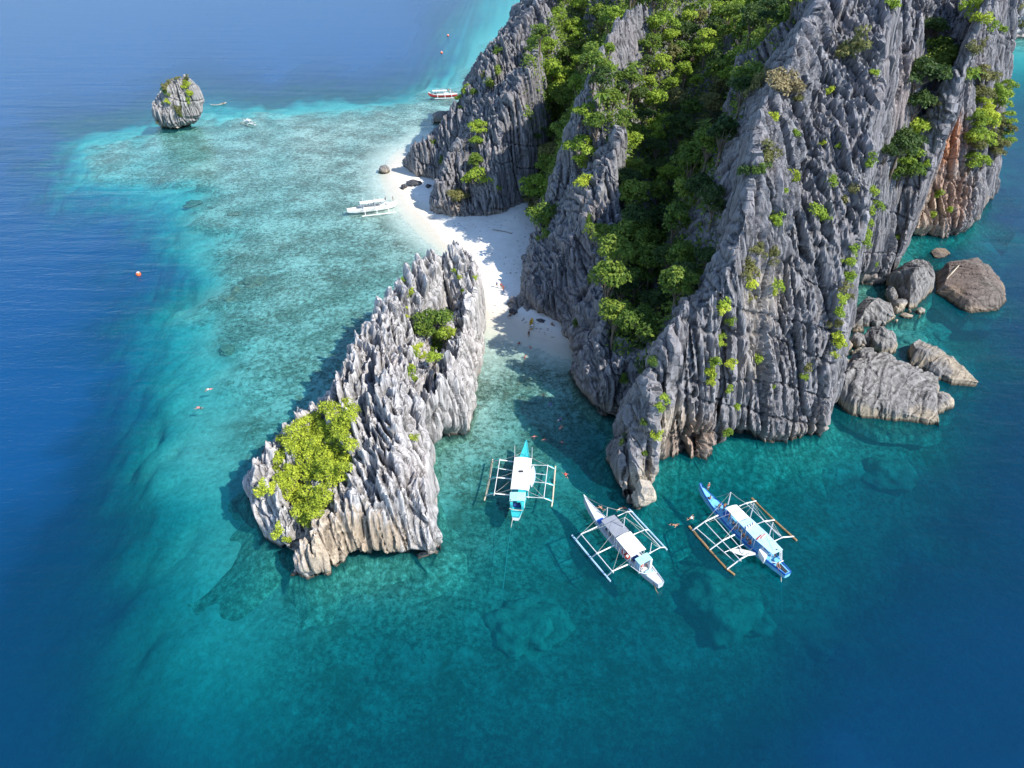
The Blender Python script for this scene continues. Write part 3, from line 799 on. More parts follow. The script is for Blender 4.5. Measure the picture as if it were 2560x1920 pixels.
boulder('boulder', q4((1600, 290), (1700, 252), (1900, 240), (1990, 310), (2050, 440), (2084, 590), (2070, 628), (1950, 622), (1825, 628), (1730, 550), (1640, 470), (1610, 380)), 4.0, M_brown,
        'big dark brown wedge boulder standing alone in the water, farthest right', voxel=0.26, amp=0.38, seed=3, tops=t4((1650, 330, 3.0), (1750, 320, 3.5), (1890, 290, 4.6), (1960, 400, 3.8), (2030, 540, 2.6), (1850, 480, 2.8)), strike=1.1, blade=0.4)
boulder('boulder', q4((1385, 830), (1420, 812), (1510, 797), (1600, 850), (1720, 940), (1840, 1030), (1945, 1135), (1850, 1112), (1700, 1095), (1580, 1050), (1450, 975), (1395, 900)), 2.6, M_boul,
        'long pointed brownish boulder lying low in the water by itself', voxel=0.24, amp=0.35, seed=4, tops=t4((1440, 860, 2.3), (1520, 870, 2.9), (1640, 930, 2.4), (1760, 1020, 1.5), (1850, 1080, 0.7)), strike=-0.9, blade=0.4)
boulder('boulder', q4((1290, 385), (1400, 260), (1480, 212), (1555, 250), (1590, 330), (1565, 470), (1495, 570), (1430, 560), (1360, 470)), 8.0, M_boul,
        'tall steep grey boulder at the far end of the boulder pile', voxel=0.28, amp=0.5, seed=5, tops=t4((1350, 350, 5.5), (1430, 300, 7.2), (1500, 270, 8.2), (1540, 350, 6.5), (1480, 470, 4.0)), strike=0.2)
boulder('boulder', q4((1250, 470), (1300, 420), (1320, 440), (1330, 520), (1290, 560)), 3.0, M_boul, 'narrow upright boulder wedged left of the tall steep boulder', amp=0.35, seed=6)
boulder('boulder', q4((1320, 440), (1390, 420), (1438, 470), (1420, 560), (1350, 520)), 3.4, M_boul, 'squat grey boulder leaning on the front of the tall steep boulder', amp=0.35, seed=7)
boulder('boulder', q4((1300, 520), (1350, 500), (1400, 530), (1390, 600), (1340, 630), (1295, 590)), 2.6, M_boul, 'smooth rounded boulder below the squat leaning boulder', amp=0.35, seed=8)
boulder('boulder', q4((1345, 630), (1390, 610), (1450, 630), (1445, 658), (1380, 655)), 0.9, M_boul, 'flat ochre rock at the waterline below the rounded boulder', amp=0.25, seed=9, voxel=0.2)
boulder('boulder', q4((1455, 600), (1500, 570), (1535, 600), (1520, 625), (1470, 625)), 1.1, M_boul, 'small blocky rock at the water, right of the flat ochre rock', amp=0.25, seed=10, voxel=0.2)
boulder('boulder', q4((1010, 620), (1060, 560), (1120, 510), (1190, 472), (1250, 520), (1318, 620), (1285, 680), (1200, 690), (1110, 705), (1010, 690)), 4.2, M_boul,
        'broad warm grey boulder tucked under the cliff overhang', voxel=0.27, amp=0.45, seed=11, tops=t4((1080, 590, 3.6), (1180, 530, 4.6), (1240, 600, 3.4)), strike=0.7)
boulder('boulder', q4((1105, 740), (1190, 702), (1260, 700), (1325, 770), (1315, 880), (1270, 905), (1180, 880), (1110, 830)), 4.0, M_boul,
        'pale ribbed boulder with vertical bands, middle of the pile', voxel=0.27, amp=0.45, seed=12, tops=t4((1160, 750, 3.7), (1250, 740, 4.4), (1290, 820, 3.2)), strike=-0.5)
boulder('boulder', q4((1000, 790), (1050, 745), (1110, 760), (1115, 850), (1060, 865), (1010, 850)), 3.4, M_boul, 'fractured grey block left of the pale ribbed boulder', amp=0.4, seed=13)
boulder('boulder', q4((995, 690), (1030, 680), (1052, 715), (1000, 735)), 2.2, M_rock_pale, 'small white-grey rock between the cliff and the broad boulder', amp=0.25, seed=14, voxel=0.2)
boulder('boulder', q4((945, 860), (975, 810), (1005, 800), (1030, 860), (990, 890)), 2.4, M_boul, 'jumbled broken rock against the foot of the cliff', amp=0.35, seed=15, voxel=0.22)
boulder('boulder', q4((920, 945), (1000, 915), (1015, 945), (960, 1000), (915, 995)), 2.0, M_boul, 'tan triangular rock above the great front slab, touching the cliff', amp=0.25, seed=16, voxel=0.2)
boulder('boulder', q4((870, 1180), (880, 1060), (915, 1008), (980, 1010), (1030, 990), (1070, 880), (1130, 865), (1300, 940), (1430, 990), (1555, 1080), (1590, 1130), (1560, 1230), (1565, 1320), (1590, 1372), (1480, 1400), (1360, 1392), (1240, 1380), (1110, 1325), (1000, 1255)), 6.0, M_boul,
        'great layered slab boulder sloping into the water at the front of the pile', voxel=0.26, amp=0.6, seed=17, hb=0.9, strike=-0.75, lean=0.3,
        tops=t4((900, 1060, 5.0), (980, 1050, 5.2), (1080, 930, 7.0), (1140, 900, 7.2), (1290, 980, 5.6), (1420, 1030, 4.6), (1530, 1110, 3.4), (1400, 1180, 3.2), (1250, 1150, 3.9), (1150, 1180, 3.6), (1050, 1130, 4.2)))
boulder('boulder', q4((1580, 1130), (1660, 1165), (1725, 1240), (1690, 1290), (1600, 1312), (1575, 1270)), 2.4, M_boul, 'pale knob of rock at the seaward tip of the great slab', amp=0.35, seed=18, voxel=0.22)
boulder('boulder', q4((1505, 1130), (1560, 1118), (1605, 1180), (1590, 1215), (1530, 1205)), 3.4, M_boul, 'small grey block perched on the right edge of the great slab', amp=0.2, seed=19, voxel=0.2, base=1.2)
for k, (x, y, r, h) in enumerate(((1060, 720, 40, 2.8), (1190, 690, 40, 2.0), (1330, 600, 34, 2.0), (1050, 880, 44, 3.0), (1260, 660, 34, 1.8), (1090, 850, 34, 2.2), (1120, 870, 26, 1.8), (960, 790, 28, 2.6), (1240, 690, 26, 1.6), (1300, 640, 24, 1.4), (1005, 880, 26, 2.0), (930, 880, 24, 2.2), (1280, 920, 30, 1.5), (1420, 600, 22, 1.2), (1330, 670, 20, 0.9), (1000, 960, 26, 2.2), (1035, 1010, 24, 3.4), (1490, 640, 16, .8))):
    boulder('boulder', q4(*[(x + r * math.cos(a) * (1.15 - .3 * ((i * 7 + k) % 3) / 2), y - r * .8 * math.sin(a) * (1.1 - .25 * ((i * 5 + k) % 3) / 2)) for i, a in enumerate(np.linspace(0, 2 * math.pi, 7, endpoint=False))]), h, M_boul,
            'small broken rock wedged in the boulder pile at the foot of the cliff', amp=0.3, seed=50 + k, voxel=0.2)['group'] = 'broken rocks in the boulder pile'
boulder('boulder', q4((1560, 190), (1600, 160), (1680, 165), (1700, 210), (1630, 245), (1590, 235)), 0.7, M_brown, 'low rust-coloured rock awash in the cove behind the boulders', amp=0.2, seed=20, voxel=0.2)

boulder('boulder', [(1083, 306), (1083, 292), (1098, 281), (1128, 276), (1137, 283), (1135, 300), (1112, 306)], 4.5, M_boul, 'flat-topped layered rock in the shallows beyond the left pinnacles', amp=0.45, seed=21, voxel=0.3, strike=1.5)
boulder('boulder', [(946, 430), (949, 418), (962, 412), (973, 418), (973, 430), (960, 434)], 2.2, M_boul, 'lone brown rock in the shallows off the tip of the beach', amp=0.35, seed=22, voxel=0.22)
boulder('boulder', [(999, 469), (1006, 460), (1018, 456), (1021, 466), (1008, 473)], 1.4, M_dark, 'black rock lowest on the sand in front of the dark buttress', amp=0.3, seed=23, voxel=0.2, base=0.3)
boulder('boulder', [(1013, 456), (1032, 449), (1058, 455), (1056, 464), (1036, 467), (1020, 466)], 1.5, M_dark, 'wide flat black rock on the sand at the foot of the dark buttress', amp=0.3, seed=24, voxel=0.2, base=0.4)
boulder('boulder', [(1062, 470), (1068, 460), (1082, 460), (1080, 470), (1068, 475)], 1.5, M_dark, 'black rock on the sand nearest the grey pinnacle', amp=0.3, seed=25, voxel=0.2, base=0.4)
boulder('boulder', [(1268, 777), (1275, 770), (1290, 774), (1300, 782), (1285, 786)], 0.9, M_dark, 'small dark rocks on the sand under the ridge spur', amp=0.25, seed=26, voxel=0.18, base=0.3)
boulder('boulder', [(1340, 800), (1352, 795), (1366, 802), (1360, 811), (1346, 808)], 0.8, M_dark, 'dark rubble on the sand beside the yellow kayak', amp=0.25, seed=27, voxel=0.18, base=0.2)

# sea stack far left
def q7(*pts): return [(x / 7.373 + 360, y / 7.373 + 160) for x, y in pts]
st_rings = [(-4, 404, 476, 330), (0, 403, 476, 330), (1.5, 396, 490, 320), (3.5, 391, 500, 305), (6, 394, 508, 290), (9, 400, 512, 266), (12, 405, 508, 243), (14.5, 408, 498, 222), (16.5, 424, 486, 207), (18.5, 440, 475, 195), (19.8, 449, 466, 189)]
bm = bmesh.new(); rings = []
for (z, ul, ur, vv) in st_rings:                          # lofted outline: left and right edge of the stack at each height
    zc = 300 * cT + (CAM_H - z) * sT
    xl, xr = (ul - 1280) / FPX * zc, (ur - 1280) / FPX * zc
    rings.append([bm.verts.new(((xl + xr) / 2 + (xr - xl) / 2 * math.cos(a_) * (1 + .10 * math.sin(3 * a_ + z * .5)), 299 + (xr - xl) * .42 * math.sin(a_) * (1 + .08 * math.cos(2 * a_ + z * .7)), z)) for a_ in np.linspace(0, 2 * math.pi, 20, endpoint=False)])
for r0, r1 in zip(rings, rings[1:]):
    for k in range(20): bm.faces.new([r0[k], r0[(k + 1) % 20], r1[(k + 1) % 20], r1[k]])
bm.faces.new(rings[0][::-1]); bm.faces.new(rings[-1])
bmesh.ops.triangulate(bm, faces=[f for f in bm.faces if len(f.verts) > 4])
me = bpy.data.meshes.new('tmp'); bm.to_mesh(me); bm.free()
co, no, q, t = remesh(me, 0.32, 1)
co = facet(co, 31.4, 1.0, 14, 0.78, 0.95)
co = karst(co, no, strike=0.25, amp=0.85, seed=31, notch=1.5, blade=0.6)
stack = link('sea_stack', np_mesh('sea_stack', co, q, t), M_rock_mid)
BV_stack = BVHTree.FromPolygons(co.tolist(), q.tolist() + t.tolist())
tag(stack, 'lone rounded grey sea stack rising from the far left reef with shrubs on it', 'sea stack')

# distant cliff, upper right corner
dc_b = L((2505, 92, 0), (2530, 96, 0), (2565, 92, 0), (2640, 95, 0)) + W((470, 560, 0), (480, 640, 0), (400, 660, 0), (345, 600, 0))
dc_l = [L((2512, 84, 4), (2540, 84, 6), (2600, 84, 6)), W((330, 550, 22), (352, 560, 34), (400, 565, 38), (450, 575, 40)), W((342, 575, 52), (365, 590, 62), (420, 600, 66), (460, 610, 60))]
far_cliff, BV_far, _ = rock_object('cliff', dc_b, dc_l, 1.0, M_rock_pale, strike=0.3, amp=1.6, seed=41)
tag(far_cliff, 'pale distant cliff across the bay in the upper right corner', 'cliff', kind='structure')

# coral heads on the reef flat and sunken boulders in front
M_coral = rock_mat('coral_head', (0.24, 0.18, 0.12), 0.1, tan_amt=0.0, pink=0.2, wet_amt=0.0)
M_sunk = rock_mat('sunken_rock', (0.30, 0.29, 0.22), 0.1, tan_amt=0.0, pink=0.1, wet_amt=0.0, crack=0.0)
def sunk(u, v, r, h, label, mat, name='coral_head', cat='coral', sq=1.0, seed=0):
    c = P(u, v, 0)
    zb = -float(np.maximum(depth_at(np.array([c.x]), np.array([c.y])), 0.3)[0])
    bm = bmesh.new(); bmesh.ops.create_icosphere(bm, subdivisions=4, radius=1.0)
    co = np.array([v.co[:] for v in bm.verts])
    n = perlin(co * 1.3 + seed * 3.3) * 0.45 + perlin(co * 3.1 + seed) * 0.22 + perlin(co * 7 + seed) * 0.10
    co = co * (1 + n)[:, None] * np.array([r, r * sq, h])
    for v, p in zip(bm.verts, co): v.co = p
    for f in bm.faces: f.smooth = True
    me = bpy.data.meshes.new(name); bm.to_mesh(me); bm.free()
    o = link(name, me, mat); o.location = (c.x, c.y, min(zb * 0.62, -0.25 - h * 1.15)); o.rotation_euler = (0, 0, seed)
    return tag(o, label, cat)

sunk(572, 736, 1.5, 0.8, 'round brown coral head under the water, lower of the bright pair left of the islet', M_coral, seed=1)
sunk(587, 712, 1.9, 0.7, 'long brown coral head under the water, upper of the bright pair left of the islet', M_coral, sq=0.6, seed=2)
sunk(632, 690, 3.0, 0.6, 'wide dull coral patch under the water up from the pair of brown coral heads', M_coral, seed=3)
sunk(562, 858, 1.6, 0.9, 'dark coral head under the water between the orange buoy and the islet', M_coral, seed=4)
sunk(478, 495, 2.4, 0.8, 'pinkish coral head at the reef edge below the sea stack', M_coral, seed=5)
sunk(584, 525, 1.8, 0.7, 'small brown coral head in open reef below the tiny outrigger', M_coral, seed=6)
sunk(1835, 1468, 5.2, 2.6, 'big pale sunken boulder under the water beneath the blue boat', M_sunk, 'sunken_boulder', 'boulder', seed=7)
sunk(1318, 1515, 5.0, 2.2, 'round sunken boulder under the water below the anchor rope', M_sunk, 'sunken_boulder', 'boulder', seed=8)
sunk(2040, 1490, 7.0, 2.0, 'long faint sunken boulder under the water right of the blue boat', M_sunk, 'sunken_boulder', 'boulder', sq=0.5, seed=9)
sunk(2240, 1130, 4.5, 2.0, 'faint sunken boulder under the water below the boulder pile', M_sunk, 'sunken_boulder', 'boulder', seed=10)
sunk(2290, 830, 3.2, 1.2, 'pale sunken boulder just under the water beside the pale ribbed boulder', M_sunk, 'sunken_boulder', 'boulder', seed=11)
sunk(2350, 790, 3.0, 1.0, 'flat sunken boulder under the water between the long boulder and the brown wedge', M_sunk, 'sunken_boulder', 'boulder', seed=12)

# ------------------------------------------------------------------ vegetation
def leaf_mat(name, dark, mid, light, trans=0.35):
    m, nt, b = new_mat(name)
    oi = N(nt, 'ShaderNodeObjectInfo')
    geo = N(nt, 'ShaderNodeNewGeometry')
    n1 = noise_n(nt, geo.outputs['Position'], 0.55, 3, 0.6)
    f = math_n(nt, 'ADD', math_n(nt, 'MULTIPLY', n1, 0.75), math_n(nt, 'MULTIPLY', geo.outputs['Random Per Island'], 0.30))
    f = math_n(nt, 'ADD', f, math_n(nt, 'MULTIPLY', math_n(nt, 'SUBTRACT', oi.outputs['Random'], 0.5), 0.22))
    c = ramp(nt, f, [(0.30, dark), (0.52, mid), (0.78, light)])
    nt.links.new(c, b.inputs['Base Color'])
    b.inputs['Roughness'].default_value = 0.55
    b.inputs['Specular IOR Level'].default_value = 0.25
    t = N(nt, 'ShaderNodeBsdfTranslucent'); nt.links.new(c, t.inputs[0])
    mx = N(nt, 'ShaderNodeMixShader'); mx.inputs[0].default_value = trans
    nt.links.new(b.outputs[0], mx.inputs[1]); nt.links.new(t.outputs[0], mx.inputs[2])
    nt.links.new(mx.outputs[0], nt.nodes['Material Output'].inputs['Surface'])
    return m


LEAF = {
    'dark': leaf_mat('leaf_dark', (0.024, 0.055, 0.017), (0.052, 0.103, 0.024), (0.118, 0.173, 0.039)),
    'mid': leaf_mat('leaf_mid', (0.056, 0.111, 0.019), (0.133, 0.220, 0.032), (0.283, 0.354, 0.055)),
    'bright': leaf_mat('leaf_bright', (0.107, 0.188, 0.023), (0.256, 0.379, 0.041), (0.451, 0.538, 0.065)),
    'olive': leaf_mat('leaf_olive', (0.083, 0.099, 0.034), (0.183, 0.190, 0.061), (0.327, 0.296, 0.108)),
    'yellow': leaf_mat('leaf_yellow', (0.143, 0.203, 0.020), (0.416, 0.500, 0.046), (0.716, 0.771, 0.089)),
    'dry': leaf_mat('leaf_dry', (0.139, 0.118, 0.063), (0.276, 0.228, 0.118), (0.457, 0.373, 0.194)),
}
M_bark = plain('bark', (0.16, 0.125, 0.09), 0.9, var=0.2, scale=2.0)
M_palebark = plain('bark_pale', (0.36, 0.31, 0.25), 0.9, var=0.15, scale=2.0)


def leaf_quads(cent, nrm, size, rng, aspect=0.6):
    """one folded leaf spray (a quad) at each centre, facing roughly along nrm"""
    n = len(cent)
    d = nrm + rng.normal(size=(n, 3)) * 0.65
    d /= np.linalg.norm(d, axis=1)[:, None] + 1e-9
    r = rng.normal(size=(n, 3))
    a = np.cross(d, r); a /= np.linalg.norm(a, axis=1)[:, None] + 1e-9
    b = np.cross(d, a)
    s = (size * rng.uniform(0.55, 1.25, n))[:, None] * 0.5
    v = np.stack([cent - a * s, cent - b * s * aspect - d * s * 0.25, cent + a * s, cent + b * s * aspect - d * s * 0.25], 1).reshape(-1, 3)
    return v, np.arange(n * 4).reshape(-1, 4)


def crown_points(blobs, per, rng, shell=0.55):
    """leaf centres spread through the outer part of a set of ellipsoid clumps (cx,cy,cz,rx,ry,rz)"""
    C, Nn = [], []
    for (cx, cy, cz, rx, ry, rz) in blobs:
        k = max(8, int(per * (rx * ry + ry * rz + rx * rz) / 3))
        d = rng.normal(size=(k, 3)); d /= np.linalg.norm(d, axis=1)[:, None]
        d[:, 2] = np.where(d[:, 2] < -0.25, -d[:, 2] * 0.8, d[:, 2])
        r = rng.uniform(shell, 1.0, k) ** 0.6 * (1 + 0.22 * perlin(d * 2.2 + cx))
        C.append(np.array([cx, cy, cz]) + d * r[:, None] * np.array([rx, ry, rz]))
        Nn.append(d + np.array([0, 0, 0.5]))
    return np.concatenate(C), np.concatenate(Nn)


def tube_bm(bm, pts, radii, sides=6):
    rings = []
    for i, (p, r) in enumerate(zip(pts, radii)):
        p = Vector(p)
        t = (Vector(pts[min(i + 1, len(pts) - 1)]) - Vector(pts[max(i - 1, 0)])).normalized()
        a = t.orthogonal().normalized(); b_ = t.cross(a)
        rings.append([bm.verts.new(p + (a * math.cos(2 * math.pi * k / sides) + b_ * math.sin(2 * math.pi * k / sides)) * r) for k in range(sides)])
    for r0, r1 in zip(rings, rings[1:]):
        o = min(range(sides), key=lambda k: (r1[k].co - r0[0].co).length)
        for k in range(sides):
            bm.faces.new([r0[k], r0[(k + 1) % sides], r1[(k + 1 + o) % sides], r1[(k + o) % sides]])
    bm.faces.new(rings[0][::-1]); bm.faces.new(rings[-1])


def bm_obj(name, bm, mat, parent=None, smooth=False):
    me = bpy.data.meshes.new(name)
    bmesh.ops.recalc_face_normals(bm, faces=bm.faces)
    bm.to_mesh(me); bm.free()
    if smooth: me.polygons.foreach_set('use_smooth', [True] * len(me.polygons))
    return link(name, me, mat, parent)


def empty(name, loc=(0, 0, 0), rz=0.0, sc=1.0):
    o = bpy.data.objects.new(name, None); COL.objects.link(o)
    o.empty_display_size = 0.3
    o.location = loc; o.rotation_euler = (0, 0, rz); o.scale = (sc, sc, sc)
    return o


def tree_meshes(seed, h=6.0, r=2.8, spread=1.0, per=105, leaf=0.5):
    rng = np.random.default_rng(seed)
    blobs = []
    bm = bmesh.new()
    tube_bm(bm, [(0, 0, -1.5), (0.1, 0, h * 0.3), (0.2, 0.1, h * 0.6)], [0.24, 0.18, 0.11])
    nb = rng.integers(6, 10)
    for k in range(nb):
        a = 2 * math.pi * (k + rng.uniform(-.3, .3)) / nb
        rad = r * rng.uniform(0.3, 0.72) * spread
        z = h * rng.uniform(0.62, 0.95)
        s = r * rng.uniform(0.32, 0.52)
        c = (rad * math.cos(a), rad * math.sin(a), z)
        blobs.append((*c, s, s * rng.uniform(.85, 1.15), s * rng.uniform(.72, 1.0)))
        tube_bm(bm, [(0.12, 0.05, h * 0.4), (c[0] * 0.5, c[1] * 0.5, h * 0.4 + (z - h * 0.4) * 0.6), c], [0.09, 0.06, 0.03], 4)
    blobs.append((0.2, 0, h * 0.95, r * 0.5, r * 0.5, r * 0.38))
    C, Nn = crown_points(blobs, per, rng)
    v, q = leaf_quads(C, Nn, leaf, rng)
    return bm, np_mesh('crown', v, q)


TREES = {}
def tree_proto(kind, i):
    key = (kind, i)
    if key not in TREES:
        h, r, sp = [(6.0, 2.7, 1.0), (7.5, 3.0, 0.9), (5.0, 3.2, 1.15), (6.5, 2.3, 0.8)][i % 4]
        bm, crown = tree_meshes(100 + i * 7 + sum(map(ord, kind)), h, r, sp)
        me = bpy.data.meshes.new('trunk'); bm.to_mesh(me); bm.free(); me.materials.append(M_bark)
        crown.materials.append(LEAF[kind])
        TREES[key] = (me, crown)
    return TREES[key]


def put_tree(kind, i, loc, sc, label, group=None, rz=None):
    tm, cm = tree_proto(kind, i)
    e = empty('broadleaf_tree', loc, random.uniform(0, 6.28) if rz is None else rz, sc)
    t = bpy.data.objects.new('trunk', tm); COL.objects.link(t); t.parent = e
    c = bpy.data.objects.new('crown', cm); COL.objects.link(c); c.parent = e
    return tag(e, label, 'tree', group)


SHRUBS = {}
def shrub_mesh(kind, i):
    key = (kind, i)
    if key not in SHRUBS:
        rng = np.random.default_rng(500 + i * 3 + sum(map(ord, kind)))
        blobs = [(rng.normal() * .35, rng.normal() * .35, 0.25 + abs(rng.normal()) * .25, rng.uniform(.3, .55), rng.uniform(.3, .55), rng.uniform(.28, .5)) for _ in range(6)]
        C, Nn = crown_points(blobs, 420, rng, 0.4)
        v, q = leaf_quads(C, Nn, 0.22, rng)
        me = np_mesh('shrub', v, q); me.materials.append(LEAF[kind])
        SHRUBS[key] = me
    return SHRUBS[key]


CAMV = Vector((0, 0, CAM_H))
def cast(u, v, bvs):
    """where the line of sight through a photo point meets the rock"""
    d = (P(u, v, 0) - CAMV).normalized() if v > -200 else None
    best = None
    for bv in bvs:
        hit = bv.ray_cast(CAMV, d)
        if hit[0] is not None and (best is None or hit[3] < best[3]): best = hit
    return best


def drop(x, y, bv, top=120):
    h = bv.ray_cast(Vector((x, y, top)), Vector((0, 0, -1)))
    return h


def put_shrub(u, v, size, kind, label, bvs, group=None, name='shrub'):
    hit = cast(u, v, bvs)
    if hit is None: return None
    me = shrub_mesh(kind, random.randrange(4))
    o = bpy.data.objects.new(name, me); COL.objects.link(o)
    n = hit[1]
    if n.dot(CAMV - hit[0]) < 0: n = -n
    up = (n * 0.75 + Vector((0, 0, 0.8))).normalized()
    o.location = hit[0] - up * size * 0.12
    o.rotation_mode = 'QUATERNION'
    o.rotation_quaternion = up.to_track_quat('Z', 'Y') @ Euler((0, 0, random.uniform(0, 6.28))).to_quaternion()
    s = size * 0.76
    o.scale = (s, s, s * random.uniform(0.85, 1.2))
    return tag(o, label, 'shrub', group)


BVS = [BV_head, BV_islet, BV_stack]

# --- forest in the two gullies
def in_forest_sites(poly, spacing, seed, limit):
    rng = np.random.default_rng(seed)
    xs = [p[0] for p in poly]; ys = [p[1] for p in poly]
    pts, out = rng.uniform((min(xs), min(ys)), (max(xs), max(ys)), size=(9000, 2)), []
    ok = in_poly(pts[:, 0], pts[:, 1], poly)
    for p in pts[ok]:
        if all((p[0] - q[0]) ** 2 + (p[1] - q[1]) ** 2 > spacing ** 2 for q in out):
            out.append(p)
            if len(out) >= limit: break
    return out


def zone(p):
    u, v = to_px(np.array([p[0]]), np.array([p[1]]))
    return u[0], v[0]


n_tree = 0
for poly, sp, sd, lim in ((forest_poly, 4.6, 3, 172), (forest_poly2, 5.4, 4, 56)):
    for (x, y) in in_forest_sites(poly, sp, sd, lim):
        h = drop(x, y, BV_head)
        if h[0] is None: continue
        z = h[0].z
        r = random.random()
        left = poly is forest_poly2
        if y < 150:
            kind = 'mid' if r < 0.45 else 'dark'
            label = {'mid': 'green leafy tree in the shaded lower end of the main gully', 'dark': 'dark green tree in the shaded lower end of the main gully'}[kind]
        elif left:
            kind = 'bright' if r < 0.4 else ('mid' if r < 0.8 else 'olive')
            label = {'bright': 'bright green tree in the gully behind the left pinnacles', 'mid': 'mid green tree in the gully behind the left pinnacles', 'olive': 'olive brown tree in the gully behind the left pinnacles'}[kind]
        else:
            kind = 'bright' if r < 0.30 else ('mid' if r < 0.68 else ('olive' if r < 0.82 else 'dark'))
            part = 'upper' if y > 195 else 'middle'
            label = {'bright': f'bright green tree on the {part} slope of the main gully', 'mid': f'mid green tree on the {part} slope of the main gully',
                     'olive': f'olive yellow tree on the {part} slope of the main gully', 'dark': f'dark green tree on the {part} slope of the main gully'}[kind]
        sc = random.uniform(0.95, 1.65)
        size = 'small' if sc < 1.18 else 'medium' if sc < 1.42 else 'large'
        if left: spot = 'towards the sea' if x < 14 else 'towards the middle ridge'
        else:
            mid_x = 18 + (y - 95) * 0.33
            spot = 'nearer the middle ridge' if x < mid_x - 5 else 'nearer the great wall' if x > mid_x + 7 else 'in its centre'
        label = f'{size} {label}, {spot}'.replace(' of the main gully', ' of the gully').replace('green leafy', 'leafy')
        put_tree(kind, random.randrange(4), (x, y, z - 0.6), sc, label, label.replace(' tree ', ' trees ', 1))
        n_tree += 1

# undergrowth between the trees
uv_, uq_ = [], []
rng = np.random.default_rng(77)
for poly in (forest_poly, forest_poly2):
    xs = [p[0] for p in poly]; ys = [p[1] for p in poly]
    pts = rng.uniform((min(xs), min(ys)), (max(xs), max(ys)), size=(16000, 2))
    pts = pts[in_poly(pts[:, 0], pts[:, 1], poly)]
    C, Nn = [], []
    for x, y in pts:
        h = drop(x, y, BV_head)
        if h[0] is None or h[1].z < 0.15: continue
        for _ in range(5):
            C.append((h[0].x + rng.normal() * .6, h[0].y + rng.normal() * .6, h[0].z + abs(rng.normal()) * 1.5)); Nn.append((h[1].x, h[1].y, h[1].z + .5))
    v, q = leaf_quads(np.array(C), np.array(Nn), 0.9, rng)
    uq_.append(q + sum(len(k) for k in uv_)); uv_.append(v)
und = link('undergrowth', np_mesh('undergrowth', np.concatenate(uv_), np.concatenate(uq_)), LEAF['mid'])
tag(und, 'dense dark undergrowth covering the gully floors', 'undergrowth', kind='stuff')

# --- named trees
NT = [(1376, 195, 1.6, 'bright', 2, 'large lime green spreading tree above the side gully'), (1400, 240, 1.2, 'bright', 0, 'bright green tree right below the large lime spreading tree'),
      (1360, 545, 1.25, 'mid', 2, 'dark green tree hanging over the top of the beach'), (1345, 505, 1.0, 'dark', 0, 'smaller dark tree above the tree that hangs over the beach'),
      (1199, 322, 0.8, 'bright', 2, 'yellow-green tree high in the crack of the left pinnacle'), (1195, 365, 0.7, 'bright', 0, 'yellow-green tree halfway down the crack of the left pinnacle'),
      (1193, 450, 1.1, 'bright', 2, 'big yellow-green tree at the foot of the crack in the left pinnacle'), (1190, 410, 0.8, 'mid', 0, 'green tree just above the big one at the foot of the left pinnacle'),
      (1148, 488, 0.75, 'olive', 2, 'olive tree lowest on the face of the left pinnacle above the beach'),
      (1470, 285, 0.8, 'bright', 2, 'bright round tree on the crest of the middle ridge'), (1455, 375, 1.0, 'bright', 2, 'bright green tree on the left brow of the middle ridge'), (1490, 345, 0.9, 'mid', 1, 'mid green tree above the left brow of the middle ridge'),
      (1448, 415, 0.7, 'bright', 0, 'lowest bright green tree on the left brow of the middle ridge'),
      (1600, 590, 1.3, 'mid', 2, 'large fresh green tree standing out in the shaded gully'), (1560, 640, 1.2, 'mid', 1, 'fresh green tree left of the large one in the shaded gully'), (1620, 690, 1.1, 'mid', 0, 'fresh green tree below the large one in the shaded gully'),
      (1511, 590, 0.8, 'mid', 2, 'green tree clinging to the shaded face of the middle ridge'),
      (2320, 100, 0.8, 'dark', 0, 'dark green tree topmost in the cleft of the right wall'), (2345, 145, 0.8, 'mid', 0, 'mid green tree second from the top in the cleft of the right wall'), (2290, 200, 0.95, 'dark', 2, 'wide dark tree left in the cleft of the right wall'),
      (2335, 205, 0.9, 'mid', 1, 'tall green tree right in the cleft of the right wall'), (2282, 290, 0.85, 'dark', 0, 'dark tree in the lower half of the cleft of the right wall'), (2245, 368, 0.85, 'dark', 2, 'dark round tree low in the cleft beside the leaning slab'),
      (2284, 345, 0.75, 'bright', 0, 'bright green tree low in the cleft of the right wall'), (2262, 395, 0.7, 'bright', 2, 'bright green tree lowest in the cleft of the right wall'), (2205, 400, 0.6, 'dark', 0, 'small dark tree left of the leaning slab'),
      (2250, 435, 0.7, 'mid', 2, 'green tree under the leaning slab above the pale overhang'),
      (1075, 806, 0.85, 'mid', 2, 'dark green tree in the chasm of the islet'), (1062, 835, 0.6, 'mid', 0, 'small tree below the dark green tree in the chasm of the islet'), (1092, 860, 0.7, 'mid', 2, 'leafy tree lower in the chasm of the islet'),
      (1113, 850, 0.6, 'bright', 0, 'bright tree against the right wall of the islet chasm'), (1090, 905, 0.5, 'bright', 0, 'lowest small tree in the islet chasm')]
for (u, v, sc, kind, i, label) in NT:
    h = cast(u, v + 6, BVS)
    if h is None: continue
    sc *= 1.9 if u > 2200 else 1.35
    put_tree(kind, i, h[0] - Vector((0, 0, 3.0 * sc)) + h[1] * 0.3, sc, label)

